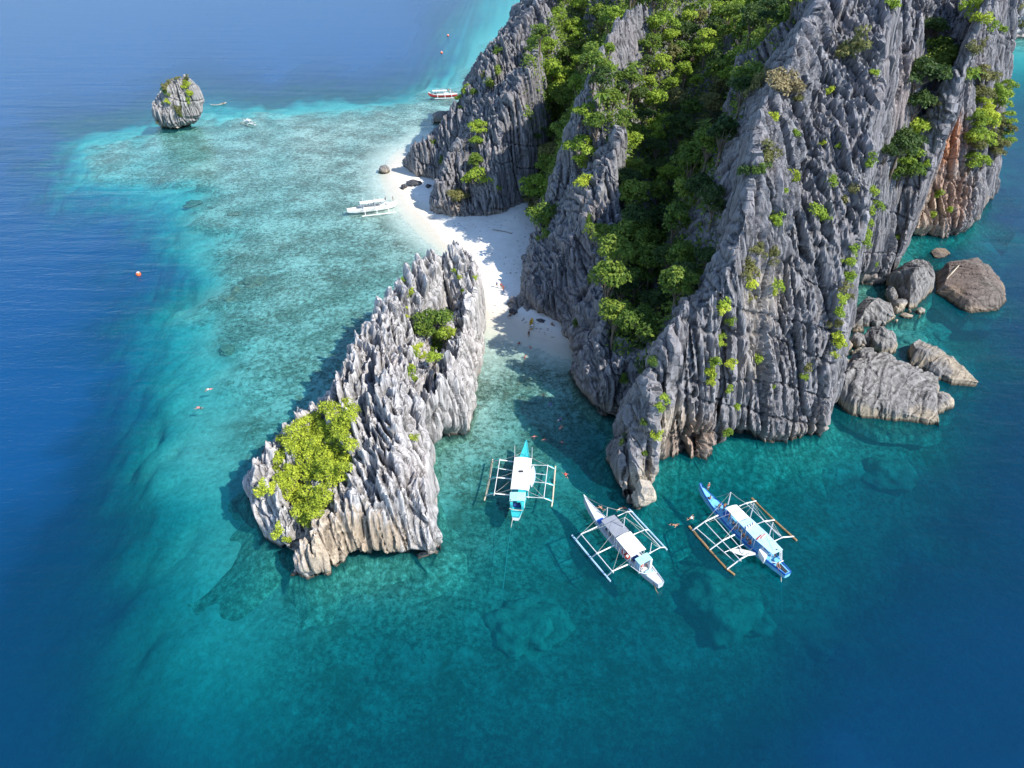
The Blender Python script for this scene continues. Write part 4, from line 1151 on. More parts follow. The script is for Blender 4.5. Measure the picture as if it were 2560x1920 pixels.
# trees and bushes of the right-hand bulge
bulge = [(2425, 205), (2470, 195), (2500, 255), (2512, 345), (2500, 390), (2450, 425), (2420, 440), (2400, 420), (2408, 380), (2432, 320), (2442, 255)]
rng = np.random.default_rng(5)
cand = rng.uniform((2360, 190), (2515, 450), size=(700, 2))
cand = cand[in_poly(cand[:, 0], cand[:, 1], bulge)]
taken = []
for u, v in cand:
    if any((u - a) ** 2 + (v - c) ** 2 < 21 ** 2 for a, c in taken): continue
    taken.append((u, v))
    kind = random.choice(['bright', 'olive', 'yellow', 'bright'])
    h = cast(u, v, BVS)
    if h is None: continue
    w = {'bright': 'bright green', 'olive': 'olive green', 'yellow': 'yellow-green'}[kind]
    put_tree(kind, random.randrange(4), h[0] - Vector((0, 0, 2.6)) + h[1] * .3, random.uniform(0.9, 1.3), f'{w} tree on the {"top" if v < 270 else "middle" if v < 360 else "bottom"} of the leafy bulge, far right of the cliff', f'{w} trees on the {"top" if v < 270 else "middle" if v < 360 else "bottom"} of the far right bulge')

# --- palms
def palm(loc, h, label, rz=0.0, crown=2.6):
    e = empty('palm_tree', loc, rz)
    bm = bmesh.new(); tube_bm(bm, [(0, 0, -2), (0.15, 0, h * .5), (0.1, 0.1, h)], [0.2, 0.15, 0.12]); bm_obj('trunk', bm, M_palebark, e)
    if 'frond' not in TREES:
        bm = bmesh.new()
        n = 7
        pts = [Vector((crown * t, 0, 0.9 * t - 1.9 * t * t)) for t in np.linspace(0, 1, n)]
        for s in (-1, 1):
            for k in range(n - 1):
                w0 = 0.5 * math.sin(math.pi * min(1, (k + .3) / n)) ; w1 = 0.5 * math.sin(math.pi * min(1, (k + 1.2) / n))
                a, c = pts[k], pts[k + 1]
                bm.faces.new([bm.verts.new(a), bm.verts.new(c), bm.verts.new(c + Vector((0.2, s * w1, -0.25 * w1))), bm.verts.new(a + Vector((0.2, s * w0, -0.25 * w0)))])
        me = bpy.data.meshes.new('frond'); bm.to_mesh(me); bm.free(); me.materials.append(LEAF['mid'])
        TREES['frond'] = me
    for k in range(13):
        f = bpy.data.objects.new('frond', TREES['frond']); COL.objects.link(f); f.parent = e
        f.location = (0.1, 0.1, h); f.rotation_euler = (random.uniform(-.3, .3), random.uniform(-0.75, 0.35), 2 * math.pi * k / 13)
    return tag(e, label, 'palm')

for (u, v, h, label) in [(1841, 135, 8.5, 'tall slender palm standing clear on the upper slope of the gully'), (1581, 245, 8, 'palm with pale trunk on the middle ridge side of the gully'),
                         (1752, 395, 8, 'palm at the shaded edge of the lit forest'), (1500, 290, 5, 'low palm on the crest of the middle ridge'), (1720, 80, 7, 'palm among the topmost trees of the gully'), (1745, 62, 6, 'shorter palm beside the topmost palm of the gully'),
                         (2424, 215, 3.0, 'small fan palm on the edge of the right bulge'), (1735, 700, 2.6, 'pale green palm deep in the shaded gully')]:
    hh = cast(u, v, BVS)
    if hh is not None: palm(hh[0], h, label, random.uniform(0, 6))

# --- shrubs on the rock: chart position, size in metres, kind
SH = '''1939 300 1.5 yellow;1990 336 1.6 bright;1920 394 3.4 olive;1868 438 3.0 dark;1903 430 2.0 mid;1986 450 1.9 yellow;2075 455 2.0 bright;2113 503 2.6 olive;2035 532 2.4 bright;2062 545 1.8 bright;1941 553 2.4 bright
2100 365 1.2 bright;2057 365 1.2 yellow;2075 231 1.7 yellow;1997 250 1.6 olive;2136 127 5.0 olive;2180 184 1.6 bright;2169 412 2.2 bright;2176 480 1.8 bright;2194 513 2.4 bright;2176 532 2.0 bright;2169 564 2.0 bright;2223 18 2.8 bright;1961 477 1.1 bright
1960 213 4.6 dry;1932 218 4.0 dry;1905 212 4.2 olive;1980 222 3.0 dry;2339 260 2.4 olive;2346 485 2.6 bright;2335 535 2.0 bright;2375 524 2.0 bright;2447 22 4.2 bright;2450 60 3.4 yellow;2470 70 3.2 bright;2500 74 2.6 bright;2433 123 2.8 olive;2422 188 3.2 bright;2320 409 1.8 bright;2455 110 2.4 olive
1887 627 2.4 olive;1865 675 3.0 olive;1872 705 2.6 yellow;1926 636 2.0 olive;1934 716 1.9 bright;1932 733 1.4 yellow;1800 759 2.0 bright;1805 772 1.6 yellow;1872 748 1.4 olive;1827 806 1.3 bright;1807 842 1.8 bright;1800 860 1.6 bright;1785 904 1.8 bright;1774 935 1.9 yellow;1778 950 1.5 yellow;1825 911 1.5 yellow;1892 896 1.9 bright;2020 918 1.9 olive;2014 945 1.4 bright;1934 972 1.3 bright
1820 976 1.3 bright;1836 1016 1.5 bright;1814 1081 1.5 bright;2190 661 1.4 bright;2169 582 2.2 bright;2161 607 1.8 bright;2129 625 2.0 bright;2122 655 1.9 bright;2116 690 2.1 bright;2110 720 1.8 olive;2106 750 2.0 bright;2100 780 2.0 bright;2094 806 1.6 olive;2098 838 1.9 yellow;2092 864 1.8 yellow;2086 888 1.5 yellow;2128 690 1.4 bright;2124 740 1.3 olive;2245 593 1.3 bright
1656 1012 1.9 bright;1652 1024 1.4 bright;1642 1093 1.5 yellow;1614 1060 1.2 mid;1565 954 1.7 mid;1777 925 1.4 yellow;1837 1017 1.4 bright;1815 1080 1.4 bright;1612 1136 1.0 mid;1555 1102 1.2 dark;1477 702 1.4 mid;1442 811 1.5 mid;1565 952 1.5 mid;1634 843 2.6 dark;1600 870 2.4 dark;1370 587 2.4 mid;1350 600 1.6 mid;1938 554 1.6 bright;1612 920 2.0 dark;1640 905 1.8 mid
1224 213 3.6 mid;1162 228 3.2 bright;1152 245 2.4 bright;1086 358 2.4 mid;1103 405 2.8 mid;1246 134 3.4 mid;1246 181 3.0 mid;1459 463 3.2 yellow;1185 232 2.4 mid;1210 190 2.0 olive;1358 325 3.0 dark;1340 345 2.6 dark;1375 340 2.4 dark;1245 470 1.8 mid;1155 270 1.8 bright;1470 555 1.6 mid;1475 545 1.4 bright
1027 738 1.7 yellow;1016 770 .8 yellow;1016 793 .8 yellow;1034 831 1.2 yellow;1037 870 2.0 yellow;1040 890 1.6 bright;1034 934 2.1 bright;1030 920 1.5 yellow;1058 892 1.3 yellow;1133 836 1.7 yellow;1034 1098 1.1 yellow;703 1336 1.8 yellow;715 1350 1.3 yellow;666 1231 2.0 yellow;680 1225 1.8 yellow;1138 680 1.1 bright;1148 698 1.1 yellow;1156 727 .9 bright;1188 695 1.1 bright;1005 702 1.0 bright
455 191 3.4 mid;443 199 2.4 olive;468 200 2.4 olive;416 218 3.4 olive;412 232 2.6 mid;468 218 3.0 yellow;472 236 3.0 yellow;471 251 2.2 bright;447 276 3.2 olive;450 290 2.0 mid;420 254 2.0 yellow;408 256 1.6 bright;394 303 1.4 olive'''
words = {'yellow': 'yellow-green', 'bright': 'bright green', 'olive': 'olive green', 'dark': 'dark green', 'mid': 'mid green', 'dry': 'dry straw-coloured'}
for line in SH.split('\n'):
    for it in line.split(';'):
        u, v, s, kind = it.split(); u, v, s = float(u), float(v), float(s)
        where = ('on the lone sea stack' if u < 600 else 'on the islet rock' if (u < 1200 and v > 650) else 'on the left pinnacles' if u < 1330 else 'on the middle ridge' if u < 1560 else
                 'on the right bulge of the cliff' if u > 2300 else 'in the green strip beside the big slab' if (2080 < u < 2135 and v > 600) else
                 'on the upper face of the great wall' if v < 520 else 'on the middle face of the great wall' if v < 800 else 'on the lower face of the great wall')
        szw = 'tiny' if s < 1.5 else 'small' if s < 2.2 else 'full'
        label = f'{szw} {words[kind]} shrub growing {where}'
        put_shrub(u, v, s, kind, label, BVS, f'{szw} {words[kind]} shrubs {where}')

# --- the bright bush that fills the hollow of the islet
bush_px = [(700, 1115), (740, 1078), (800, 1040), (845, 1006), (892, 1020), (885, 1060), (860, 1085), (880, 1130), (870, 1180), (838, 1230), (815, 1285), (775, 1322), (745, 1300), (735, 1262), (700, 1240), (695, 1180)]
rng = np.random.default_rng(9)
cand = rng.uniform((690, 1000), (895, 1330), size=(900, 2))
cand = cand[in_poly(cand[:, 0], cand[:, 1], bush_px)]
blobs, kept = [], []
for u, v in cand:
    if any((u - a) ** 2 + (v - c) ** 2 < 15 ** 2 for a, c in kept): continue
    h = cast(u, v, [BV_islet])
    if h is None: continue
    kept.append((u, v))
    e = min(1.0, math.hypot((u - 790) / 110, (v - 1160) / 165))
    r = rng.uniform(0.75, 1.45)
    blobs.append((h[0].x, h[0].y, h[0].z + 1.5 * math.sqrt(max(0, 1 - e * e)) * rng.uniform(.5, 1.2) + .1, r, r * rng.uniform(.8, 1.2), r * rng.uniform(.7, 1.0)))
C, Nn = crown_points(blobs, 210, rng, 0.45)
v, q = leaf_quads(C, Nn, 0.36, rng)
bush = link('bush', np_mesh('bush', v, q), LEAF['yellow'])
tag(bush, 'big bright yellow-green bush filling the hollow of the islet', 'bush')

# the far cliff carries some green too
for (u, v, s) in ((2515, 40, 7), (2540, 20, 8), (2555, 60, 5), (2530, 60, 4)):
    put_shrub(u, v, s, 'olive', 'olive shrub on the distant cliff in the upper right corner', [BV_far], 'olive shrubs on the distant cliff')

# ------------------------------------------------------------------ paints
PAINT = {
    'white': plain('paint_white', (0.78, 0.78, 0.76), 0.5, var=0.06, scale=1.2),
    'offwhite': plain('paint_offwhite', (0.62, 0.62, 0.58), 0.6, var=0.12, scale=1.2),
    'grey': plain('tarp_grey', (0.26, 0.28, 0.32), 0.7, var=0.10, scale=0.8),
    'palegrey': plain('paint_palegrey', (0.45, 0.50, 0.56), 0.6, var=0.10),
    'paleblue': plain('paint_paleblue', (0.42, 0.62, 0.78), 0.55, var=0.10, scale=1.5),
    'skyblue': plain('paint_skyblue', (0.16, 0.47, 0.72), 0.55, var=0.12, scale=1.5),
    'blue': plain('paint_blue', (0.022, 0.12, 0.48), 0.45, var=0.12),
    'navy': plain('paint_navy', (0.02, 0.05, 0.20), 0.5, var=0.12),
    'teal': plain('paint_teal', (0.04, 0.46, 0.50), 0.5, var=0.12, scale=1.5),
    'paleteal': plain('paint_paleteal', (0.36, 0.70, 0.74), 0.55, var=0.10, scale=1.5),
    'bamboo': plain('bamboo_rusty', (0.40, 0.235, 0.10), 0.7, var=0.25, scale=2.0),
    'bamboo_pale': plain('bamboo_pale', (0.60, 0.52, 0.38), 0.7, var=0.20, scale=2.0),
    'red': plain('paint_red', (0.46, 0.035, 0.03), 0.5, var=0.12),
    'orange': plain('buoy_orange', (0.75, 0.14, 0.04), 0.45, var=0.10),
    'yellow': plain('kayak_yellow', (0.75, 0.42, 0.02), 0.4, var=0.08),
    'dark': plain('near_black', (0.025, 0.027, 0.032), 0.8, var=0.2),  # near-black finish on seats, hatch, vents, stern well and buoy rings
    'wood': plain('wood', (0.32, 0.22, 0.13), 0.75, var=0.2),
    'rope': plain('rope', (0.45, 0.45, 0.40), 0.9, var=0.1),
    'driftwood': plain('driftwood', (0.30, 0.26, 0.22), 0.9, var=0.2),
    'skin': plain('skin', (0.46, 0.25, 0.16), 0.6, var=0.05), 'tan': plain('skin_tan', (0.27, 0.14, 0.085), 0.6, var=0.05),
    'hair': plain('hair', (0.018, 0.013, 0.011), 0.6, var=0.1), 'hair_brown': plain('hair_brown', (0.12, 0.065, 0.03), 0.6, var=0.1),
    'pink': plain('vest_pink', (0.80, 0.22, 0.26), 0.6, var=0.05), 'vred': plain('vest_red', (0.62, 0.045, 0.05), 0.6, var=0.05),
    'cblue': plain('cloth_blue', (0.05, 0.14, 0.42), 0.7, var=0.05), 'cblack': plain('cloth_black', (0.015, 0.016, 0.02), 0.7, var=0.05),
    'cwhite': plain('cloth_white', (0.75, 0.74, 0.72), 0.7, var=0.05), 'corange': plain('cloth_orange', (0.60, 0.20, 0.05), 0.7, var=0.05), 'cgrey': plain('cloth_grey', (0.20, 0.24, 0.30), 0.7, var=0.05),
}

# ------------------------------------------------------------------ people
POSES = {
    'stand': dict(pel=(0, 0, .90), che=(0, .01, 1.24), nec=(0, 0, 1.43), hed=(0, -.02, 1.56), top=(0, -.01, 1.66), sh=((.19, 0, 1.37), (-.19, 0, 1.37)), el=((.25, .03, 1.10), (-.25, .03, 1.10)), wr=((.24, -.06, .86), (-.24, -.06, .86)), ha=((.24, -.09, .77), (-.24, -.09, .77)),
                  hi=((.1, 0, .86), (-.1, 0, .86)), kn=((.12, -.03, .48), (-.12, -.03, .48)), an=((.12, .03, .08), (-.12, .03, .08)), to=((.14, -.13, .03), (-.14, -.13, .03))),
    'walk': dict(pel=(0, 0, .88), che=(0, -.03, 1.22), nec=(0, -.05, 1.41), hed=(0, -.09, 1.54), top=(0, -.08, 1.64), sh=((.19, -.03, 1.35), (-.19, -.03, 1.35)), el=((.26, .12, 1.12), (-.26, -.16, 1.12)), wr=((.25, .05, .90), (-.25, -.30, .98)), ha=((.25, .01, .82), (-.25, -.38, .98)),
                 hi=((.1, 0, .85), (-.1, 0, .85)), kn=((.11, -.20, .50), (-.11, .06, .47)), an=((.11, -.16, .10), (-.11, .32, .14)), to=((.12, -.32, .04), (-.12, .22, .03))),
    'swim': dict(pel=(0, 0, -.02), che=(0, -.34, .03), nec=(0, -.54, .08), hed=(0, -.68, .12), top=(0, -.78, .13), sh=((.19, -.48, .03), (-.19, -.48, .03)), el=((.42, -.62, -.02), (-.44, -.40, -.04)), wr=((.46, -.86, .02), (-.62, -.20, -.08)), ha=((.46, -.96, .03), (-.68, -.13, -.08)),
                 hi=((.1, .05, -.03), (-.1, .05, -.03)), kn=((.16, .43, -.08), (-.16, .44, -.02)), an=((.14, .84, -.06), (-.2, .84, -.14)), to=((.15, 1.0, -.10), (-.22, 1.0, -.16))),
    'float': dict(pel=(0, .12, -.42), che=(0, .02, -.08), nec=(0, -.02, .12), hed=(0, -.05, .25), top=(0, -.04, .35), sh=((.2, 0, .05), (-.2, 0, .05)), el=((.44, -.06, -.02), (-.44, -.06, -.02)), wr=((.55, -.26, -.01), (-.55, -.26, -.01)), ha=((.58, -.35, 0), (-.58, -.35, 0)),
                  hi=((.1, .15, -.47), (-.1, .15, -.47)), kn=((.18, .0, -.82), (-.18, .05, -.82)), an=((.18, .25, -1.12), (-.18, .3, -1.12)), to=((.2, .2, -1.25), (-.2, .25, -1.25))),
    'sit': dict(pel=(0, 0, .08), che=(0, .03, .42), nec=(0, 0, .61), hed=(0, -.03, .74), top=(0, -.02, .84), sh=((.19, .02, .55), (-.19, .02, .55)), el=((.25, -.06, .29), (-.25, -.06, .29)), wr=((.16, -.28, .22), (-.16, -.28, .22)), ha=((.13, -.36, .20), (-.13, -.36, .20)),
                hi=((.1, 0, .06), (-.1, 0, .06)), kn=((.14, -.42, .10), (-.14, -.42, .10)), an=((.14, -.44, -.32), (-.14, -.44, -.32)), to=((.15, -.58, -.37), (-.15, -.58, -.37))),
    'ground': dict(pel=(0, 0, .1), che=(0, .06, .44), nec=(0, .05, .63), hed=(0, .02, .76), top=(0, .03, .86), sh=((.19, .05, .57), (-.19, .05, .57)), el=((.27, .16, .32), (-.27, .16, .32)), wr=((.3, .22, .10), (-.3, .22, .10)), ha=((.31, .22, .04), (-.31, .22, .04)),
                   hi=((.1, 0, .09), (-.1, 0, .09)), kn=((.16, -.40, .34), (-.16, -.40, .34)), an=((.14, -.66, .06), (-.14, -.66, .06)), to=((.15, -.80, .03), (-.15, -.80, .03))),
}


def skin_mesh(name, pts, edges, rad, sub=1):
    me = bpy.data.meshes.new('tmp')
    me.from_pydata(pts, edges, [])
    o = bpy.data.objects.new('tmp', me); COL.objects.link(o)
    o.modifiers.new('s', 'SKIN')
    sv_ = me.skin_vertices[0].data
    for k, r in enumerate(rad): sv_[k].radius = r if isinstance(r, tuple) else (r, r)
    sv_[0].use_root = True
    if sub:
        md = o.modifiers.new('u', 'SUBSURF'); md.levels = sub; md.render_levels = sub
    dg = bpy.context.evaluated_depsgraph_get()
    m2 = bpy.data.meshes.new_from_object(o.evaluated_get(dg))
    bpy.data.objects.remove(o); bpy.data.meshes.remove(me)
    m2.name = name
    m2.polygons.foreach_set('use_smooth', [True] * len(m2.polygons))
    return m2


BODY = {}
def body_parts(pose):
    if pose in BODY: return BODY[pose]
    q = POSES[pose]
    pts, idx, rad = [], {}, []
    def a(k, p, r): idx[k] = len(pts); pts.append(p); rad.append(r)
    a('pel', q['pel'], (.15, .12)); a('che', q['che'], (.17, .12)); a('nec', q['nec'], .062); a('hed', q['hed'], .10); a('top', q['top'], .075)
    for i, s in enumerate('lr'):
        for k, r in (('sh', .062), ('el', .046), ('wr', .034), ('ha', .040), ('hi', .09), ('kn', .062), ('an', .042), ('to', .038)): a(k + s, q[k][i], r)
    E_ = [('pel', 'che'), ('che', 'nec'), ('nec', 'hed'), ('hed', 'top')]
    for s in 'lr': E_ += [('che', 'sh' + s), ('sh' + s, 'el' + s), ('el' + s, 'wr' + s), ('wr' + s, 'ha' + s), ('pel', 'hi' + s), ('hi' + s, 'kn' + s), ('kn' + s, 'an' + s), ('an' + s, 'to' + s)]
    body = skin_mesh('body', pts, [(idx[x], idx[y]) for x, y in E_], rad)
    V = lambda k: Vector(pts[idx[k]])
    neck = V('che').lerp(V('nec'), 0.55)
    shirt = skin_mesh('shirt', [V('che'), V('pel').lerp(V('che'), .25), neck, V('shl').lerp(V('ell'), .15), V('shr').lerp(V('elr'), .15)], [(0, 1), (0, 2), (0, 3), (0, 4)], [(.20, .16), (.175, .15), .11, .085, .085])
    shorts = skin_mesh('shorts', [V('pel'), V('pel').lerp(V('che'), .2), V('hil'), V('hir'), V('hil').lerp(V('knl'), .6), V('hir').lerp(V('knr'), .6)], [(0, 1), (0, 2), (0, 3), (2, 4), (3, 5)], [(.165, .14), (.16, .135), .105, .105, .095, .095])
    up = (V('top') - V('nec')).normalized()
    back = Vector((0, .03, 0)) if pose != 'swim' else Vector((0, 0, .03))
    hair = skin_mesh('hair', [V('hed') + up * .05 + back, V('top') + up * .01 + back * .5], [(0, 1)], [.112, .09])
    BODY[pose] = (body, shirt, shorts, hair)
    return BODY[pose]


def person(pose, loc, rz, shirt, shorts, label, skin='skin', hair='hair', sc=1.0):
    b_, s_, h_, k_ = body_parts(pose)
    root = empty('person', loc, rz, sc)
    for nm, me, mt in (('body', b_, skin), ('shirt', s_, shirt), ('shorts', h_, shorts), ('hair', k_, hair)):
        if mt is None: continue
        o = bpy.data.objects.new(nm, me); COL.objects.link(o); o.parent = root
        if not me.materials: me.materials.append(None)
        o.material_slots[0].link = 'OBJECT'
        o.material_slots[0].material = PAINT[mt]
    return tag(root, label, 'person')


# ------------------------------------------------------------------ boats
class Boat:
    """outrigger boat built round surveyed bow and stern points"""
    def __init__(self, label, bow, stern, cat='boat', name='outrigger_boat'):
        self.bow, self.stern = Vector(bow), Vector(stern)
        c = (self.bow + self.stern) / 2
        self.R = Vector((c.x, c.y, 0))
        self.e = Vector((self.bow.x - self.stern.x, self.bow.y - self.stern.y, 0)); self.len = self.e.length; self.e.normalize()
        self.n = Vector((self.e.y, -self.e.x, 0))          # to starboard
        self.root = empty(name, self.R)
        tag(self.root, label, cat)

    def at(self, s, t, z):                                  # s: 0 stern .. 1 bow, t metres to starboard
        q = Vector((self.stern.x, self.stern.y, 0)) + self.e * (s * self.len) + self.n * t
        return Vector((q.x, q.y, z)) - self.R

    def g(self, u, v, z): return P(u, v, z) - self.R

    def hull(self, beam, upper, lower, stations=None, deckmat='offwhite', deck_drop=0.22, trim='white'):
        st = stations or [(0, .42, 1.25, .3), (.04, .55, 1.22, -.1), (.15, .82, 1.15, -.45), (.3, .98, 1.1, -.5), (.5, 1, 1.1, -.5), (.66, .92, 1.15, -.5), (.78, .68, 1.3, -.45), (.88, .40, 1.6, -.2), (.95, .2, 1.95, .4), (1, .05, 2.35, 1.9)]
        for nm, f0, f1, mt, off in (('hull', None, None, lower, 0), ('hull_band', None, None, upper, .02)):
            bm = bmesh.new(); rows = []
            for s, w, zs, zk in st:
                w *= beam
                if nm == 'hull': prof = [(-w * .98, zs - .32), (-w * .8, zk * .35 + zs * .2), (0, zk), (w * .8, zk * .35 + zs * .2), (w * .98, zs - .32)]
                else: prof = [(-w * .985, zs - .34), (-w - .02, zs), (-w + .07, zs + .01), (-w + .07, zs - .3)]
                rows.append([bm.verts.new(self.at(s, t, z)) for t, z in prof])
            for a, c in zip(rows, rows[1:]):
                for k in range(len(a) - 1): bm.faces.new([a[k], c[k], c[k + 1], a[k + 1]])
            if nm == 'hull':
                bm.faces.new(rows[0][::-1]); bm.faces.new(rows[-1])
            else:
                rows2 = []
                for s, w, zs, zk in st:
                    w *= beam
                    rows2.append([bm.verts.new(self.at(s, t, z)) for t, z in [(w * .985, zs - .34), (w + .02, zs), (w - .07, zs + .01), (w - .07, zs - .3)]])
                for a, c in zip(rows2, rows2[1:]):
                    for k in range(3): bm.faces.new([a[k], c[k], c[k + 1], a[k + 1]])
                for A, B in ((rows[0], rows2[0]), (rows[-1], rows2[-1])):
                    bm.faces.new([A[0], A[1], B[1], B[0]])
            bm_obj(nm, bm, PAINT[mt], self.root)
        bm = bmesh.new(); rows = []
        for s, w, zs, zk in st:
            w = max(.01, w * beam - .06)
            rows.append([bm.verts.new(self.at(s, t, zs - deck_drop * (1 if .1 < s < .7 else .45))) for t in (-w, w)])
        for a, c in zip(rows, rows[1:]): bm.faces.new([a[0], c[0], c[1], a[1]])
        bm_obj('deck', bm, PAINT[deckmat], self.root)
        self.st = st; self.beam = beam

    def tube(self, name, pts, r, mat, r1=None, sides=6):
        bm = bmesh.new(); tube_bm(bm, pts, [r + ((r1 if r1 is not None else r) - r) * k / max(1, len(pts) - 1) for k in range(len(pts))], sides)
        return bm_obj(name, bm, PAINT[mat], self.root)

    def roof(self, corners, mat, camber=0.14, name='roof', thick=0.06, post=1.15, posts=3, sag=0.0):
        """corners: four local points, first edge and third edge run across the boat"""
        a, b_, c, d = corners
        bm = bmesh.new(); nu, nv = 7, 5
        for lay in (0, -thick):
            g_ = [[bm.verts.new((a.lerp(b_, j / (nv - 1))).lerp(d.lerp(c, j / (nv - 1)), i / (nu - 1)) + Vector((0, 0, lay + camber * (1 - (2 * j / (nv - 1) - 1) ** 2) - sag * math.sin(math.pi * i / (nu - 1) * 2) ** 2))) for j in range(nv)] for i in range(nu)]
            for i in range(nu - 1):
                for j in range(nv - 1): bm.faces.new([g_[i][j], g_[i + 1][j], g_[i + 1][j + 1], g_[i][j + 1]])
            if lay == 0: g0 = g_
        for i in range(nu - 1):
            for j in (0, nv - 1): bm.faces.new([g0[i][j], g0[i + 1][j], g_[i + 1][j], g_[i][j]])
        for j in range(nv - 1):
            for i in (0, nu - 1): bm.faces.new([g0[i][j], g0[i][j + 1], g_[i][j + 1], g_[i][j]])
        r = bm_obj(name, bm, PAINT[mat], self.root)
        for k in range(posts):
            for p0, p1 in ((a, d), (b_, c)):
                q = p0.lerp(p1, 0.04 + 0.92 * k / (posts - 1))
                inner = q.lerp((a + b_ + c + d) / 4, 0.06)
                self.tube('post', [Vector((inner.x, inner.y, post - .3)), Vector((inner.x, inner.y, q.z - .03))], .045, 'white', sides=5)
        return r

    def outrigger(self, beams, floats, rails, beam_mat='white', float_mat='bamboo_pale', rail_mat='white', tip_mat=None, br=.10, fr=.15, rr=.06):
        for pts in beams:
            self.tube('outrigger_beam', pts, br, beam_mat, br * .75)
            if tip_mat:
                tip = [pts[-1] + (pts[-2] - pts[-1]) * 0.98 + Vector((0, 0, .02)), pts[-1] + Vector((0, 0, .04))]
                mid = (tip[0] + tip[1]) / 2 + Vector((0, 0, .22))
                self.tube('beam_tip', [tip[0], mid, tip[1]], br * .8, tip_mat)
        for pts in floats: self.tube('float', pts, fr, float_mat, fr * .85)
        for pts in rails: self.tube('rail', pts, rr, rail_mat)

    def stay(self, a, b_, r=.022):
        m = a.lerp(b_, .5) - Vector((0, 0, .12))
        self.tube('stay', [a, m, b_], r, 'rope', sides=4)

    def mast(self, p, h, r=.09, mat='white'):
        self.tube('mast', [p, p + Vector((0, 0, h))], r, mat, r * .7)
        return p + Vector((0, 0, h))

    def box(self, name, pts4, z0, z1, mat):
        """upright box over a four-cornered footprint of local points"""
        bm = bmesh.new()
        lo = [bm.verts.new((p.x, p.y, z0)) for p in pts4]; hi = [bm.verts.new((p.x, p.y, z1)) for p in pts4]
        bm.faces.new(hi); bm.faces.new(lo[::-1])
        for k in range(4): bm.faces.new([lo[k], lo[(k + 1) % 4], hi[(k + 1) % 4], hi[k]])
        bmesh.ops.bevel(bm, geom=list(bm.edges), offset=.03, segments=1, affect='EDGES')
        return bm_obj(name, bm, PAINT[mat], self.root)


def conv(x0, y0, k): return lambda x, y: (x0 + x / k, y0 + y / k)
cA, cB, cC = conv(1180, 1080, 6.9125), conv(1410, 1210, 5.925), conv(1710, 1190, 6.143)
cD, cE = conv(840, 460, 13.01), conv(1040, 190, 12.76)


def small_canoe(name, label, a, b_, w, mat, cat, inner='offwhite', h=.34, group=None, seats=True):
    """slim pointed open boat between two end points"""
    a, b_ = Vector(a), Vector(b_)
    c = (a + b_) / 2
    root = empty(name, c); tag(root, label, cat, group)
    d = (b_ - a); L_ = d.length; e = d / L_; n = Vector((e.y, -e.x, 0)).normalized()
    bm = bmesh.new(); rows = []
    bm2 = bmesh.new(); rows2 = []
    for k in range(9):
        s = k / 8; wd = w * .5 * (math.sin(math.pi * min(.98, max(.02, s))) ** .65); lift = .16 * (2 * s - 1) ** 2
        ctr = a + d * s - c
        rows.append([bm.verts.new(ctr + n * (wd * t) + Vector((0, 0, z * h + lift))) for t, z in ((-.8, .98), (-1, 1), (-.75, .3), (0, 0), (.75, .3), (1, 1), (.8, .98))])
        rows2.append([bm2.verts.new(ctr + n * (wd * t) + Vector((0, 0, z * h + lift))) for t, z in ((-.82, .95), (0, .55), (.82, .95))])
    for a_, c_ in zip(rows, rows[1:]):
        for k in range(6): bm.faces.new([a_[k], c_[k], c_[k + 1], a_[k + 1]])
    for a_, c_ in zip(rows2, rows2[1:]):
        for k in range(2): bm2.faces.new([a_[k], c_[k], c_[k + 1], a_[k + 1]])
    bm_obj('hull', bm, PAINT[mat], root, True); bm_obj('cockpit', bm2, PAINT[inner], root, True)
    if seats:
        for s in (.36, .62):
            ctr = a + d * s - c + Vector((0, 0, h * .75))
            bm = bmesh.new(); tube_bm(bm, [ctr - n * w * .42, ctr + n * w * .42], [.09, .09], 5); bm_obj('seat', bm, PAINT['dark'], root)
    return root


# --- boat A: teal and white, beside the islet
A = Boat('teal and white outrigger boat with one long white roof, moored nearest the islet', P(1316, 1101, 2.3), P(1289, 1291, 1.2))
A.hull(1.35, 'teal', 'white', deckmat='teal')
g = lambda x, y, z: A.g(*cA(x, y), z)
A.roof([g(735, 432, 3.0), g(1035, 458, 3.0), g(985, 1012, 3.0), g(665, 985, 3.0)], 'white', posts=4)
A.roof([g(658, 1040, 2.5), g(932, 1045, 2.5), g(915, 1190, 2.5), g(648, 1188, 2.5)], 'paleteal', camber=.06, name='wheelhouse_roof', posts=2)
A.box('wheelhouse_wall', [g(650, 1195, 1.9), g(705, 1195, 1.9), g(700, 1290, 1.9), g(655, 1280, 1.9)], 1.0, 2.3, 'teal')
A.box('wheelhouse_wall', [g(850, 1200, 1.9), g(910, 1200, 1.9), g(880, 1320, 1.9), g(850, 1315, 1.9)], 1.0, 2.3, 'teal')
A.box('engine_cover', [g(715, 1210, 1.4), g(840, 1210, 1.4), g(835, 1270, 1.4), g(715, 1265, 1.4)], .9, 1.35, 'navy')
A.tube('stern_rail', [g(645, 1320, 1.7), g(720, 1345, 1.75), g(880, 1355, 1.7)], .06, 'bamboo_pale')
A.box('roof_hatch', [g(808, 668, 3.15), g(885, 668, 3.15), g(885, 698, 3.15), g(808, 698, 3.15)], 3.1, 3.26, 'dark')
bz, fz = 1.75, .18
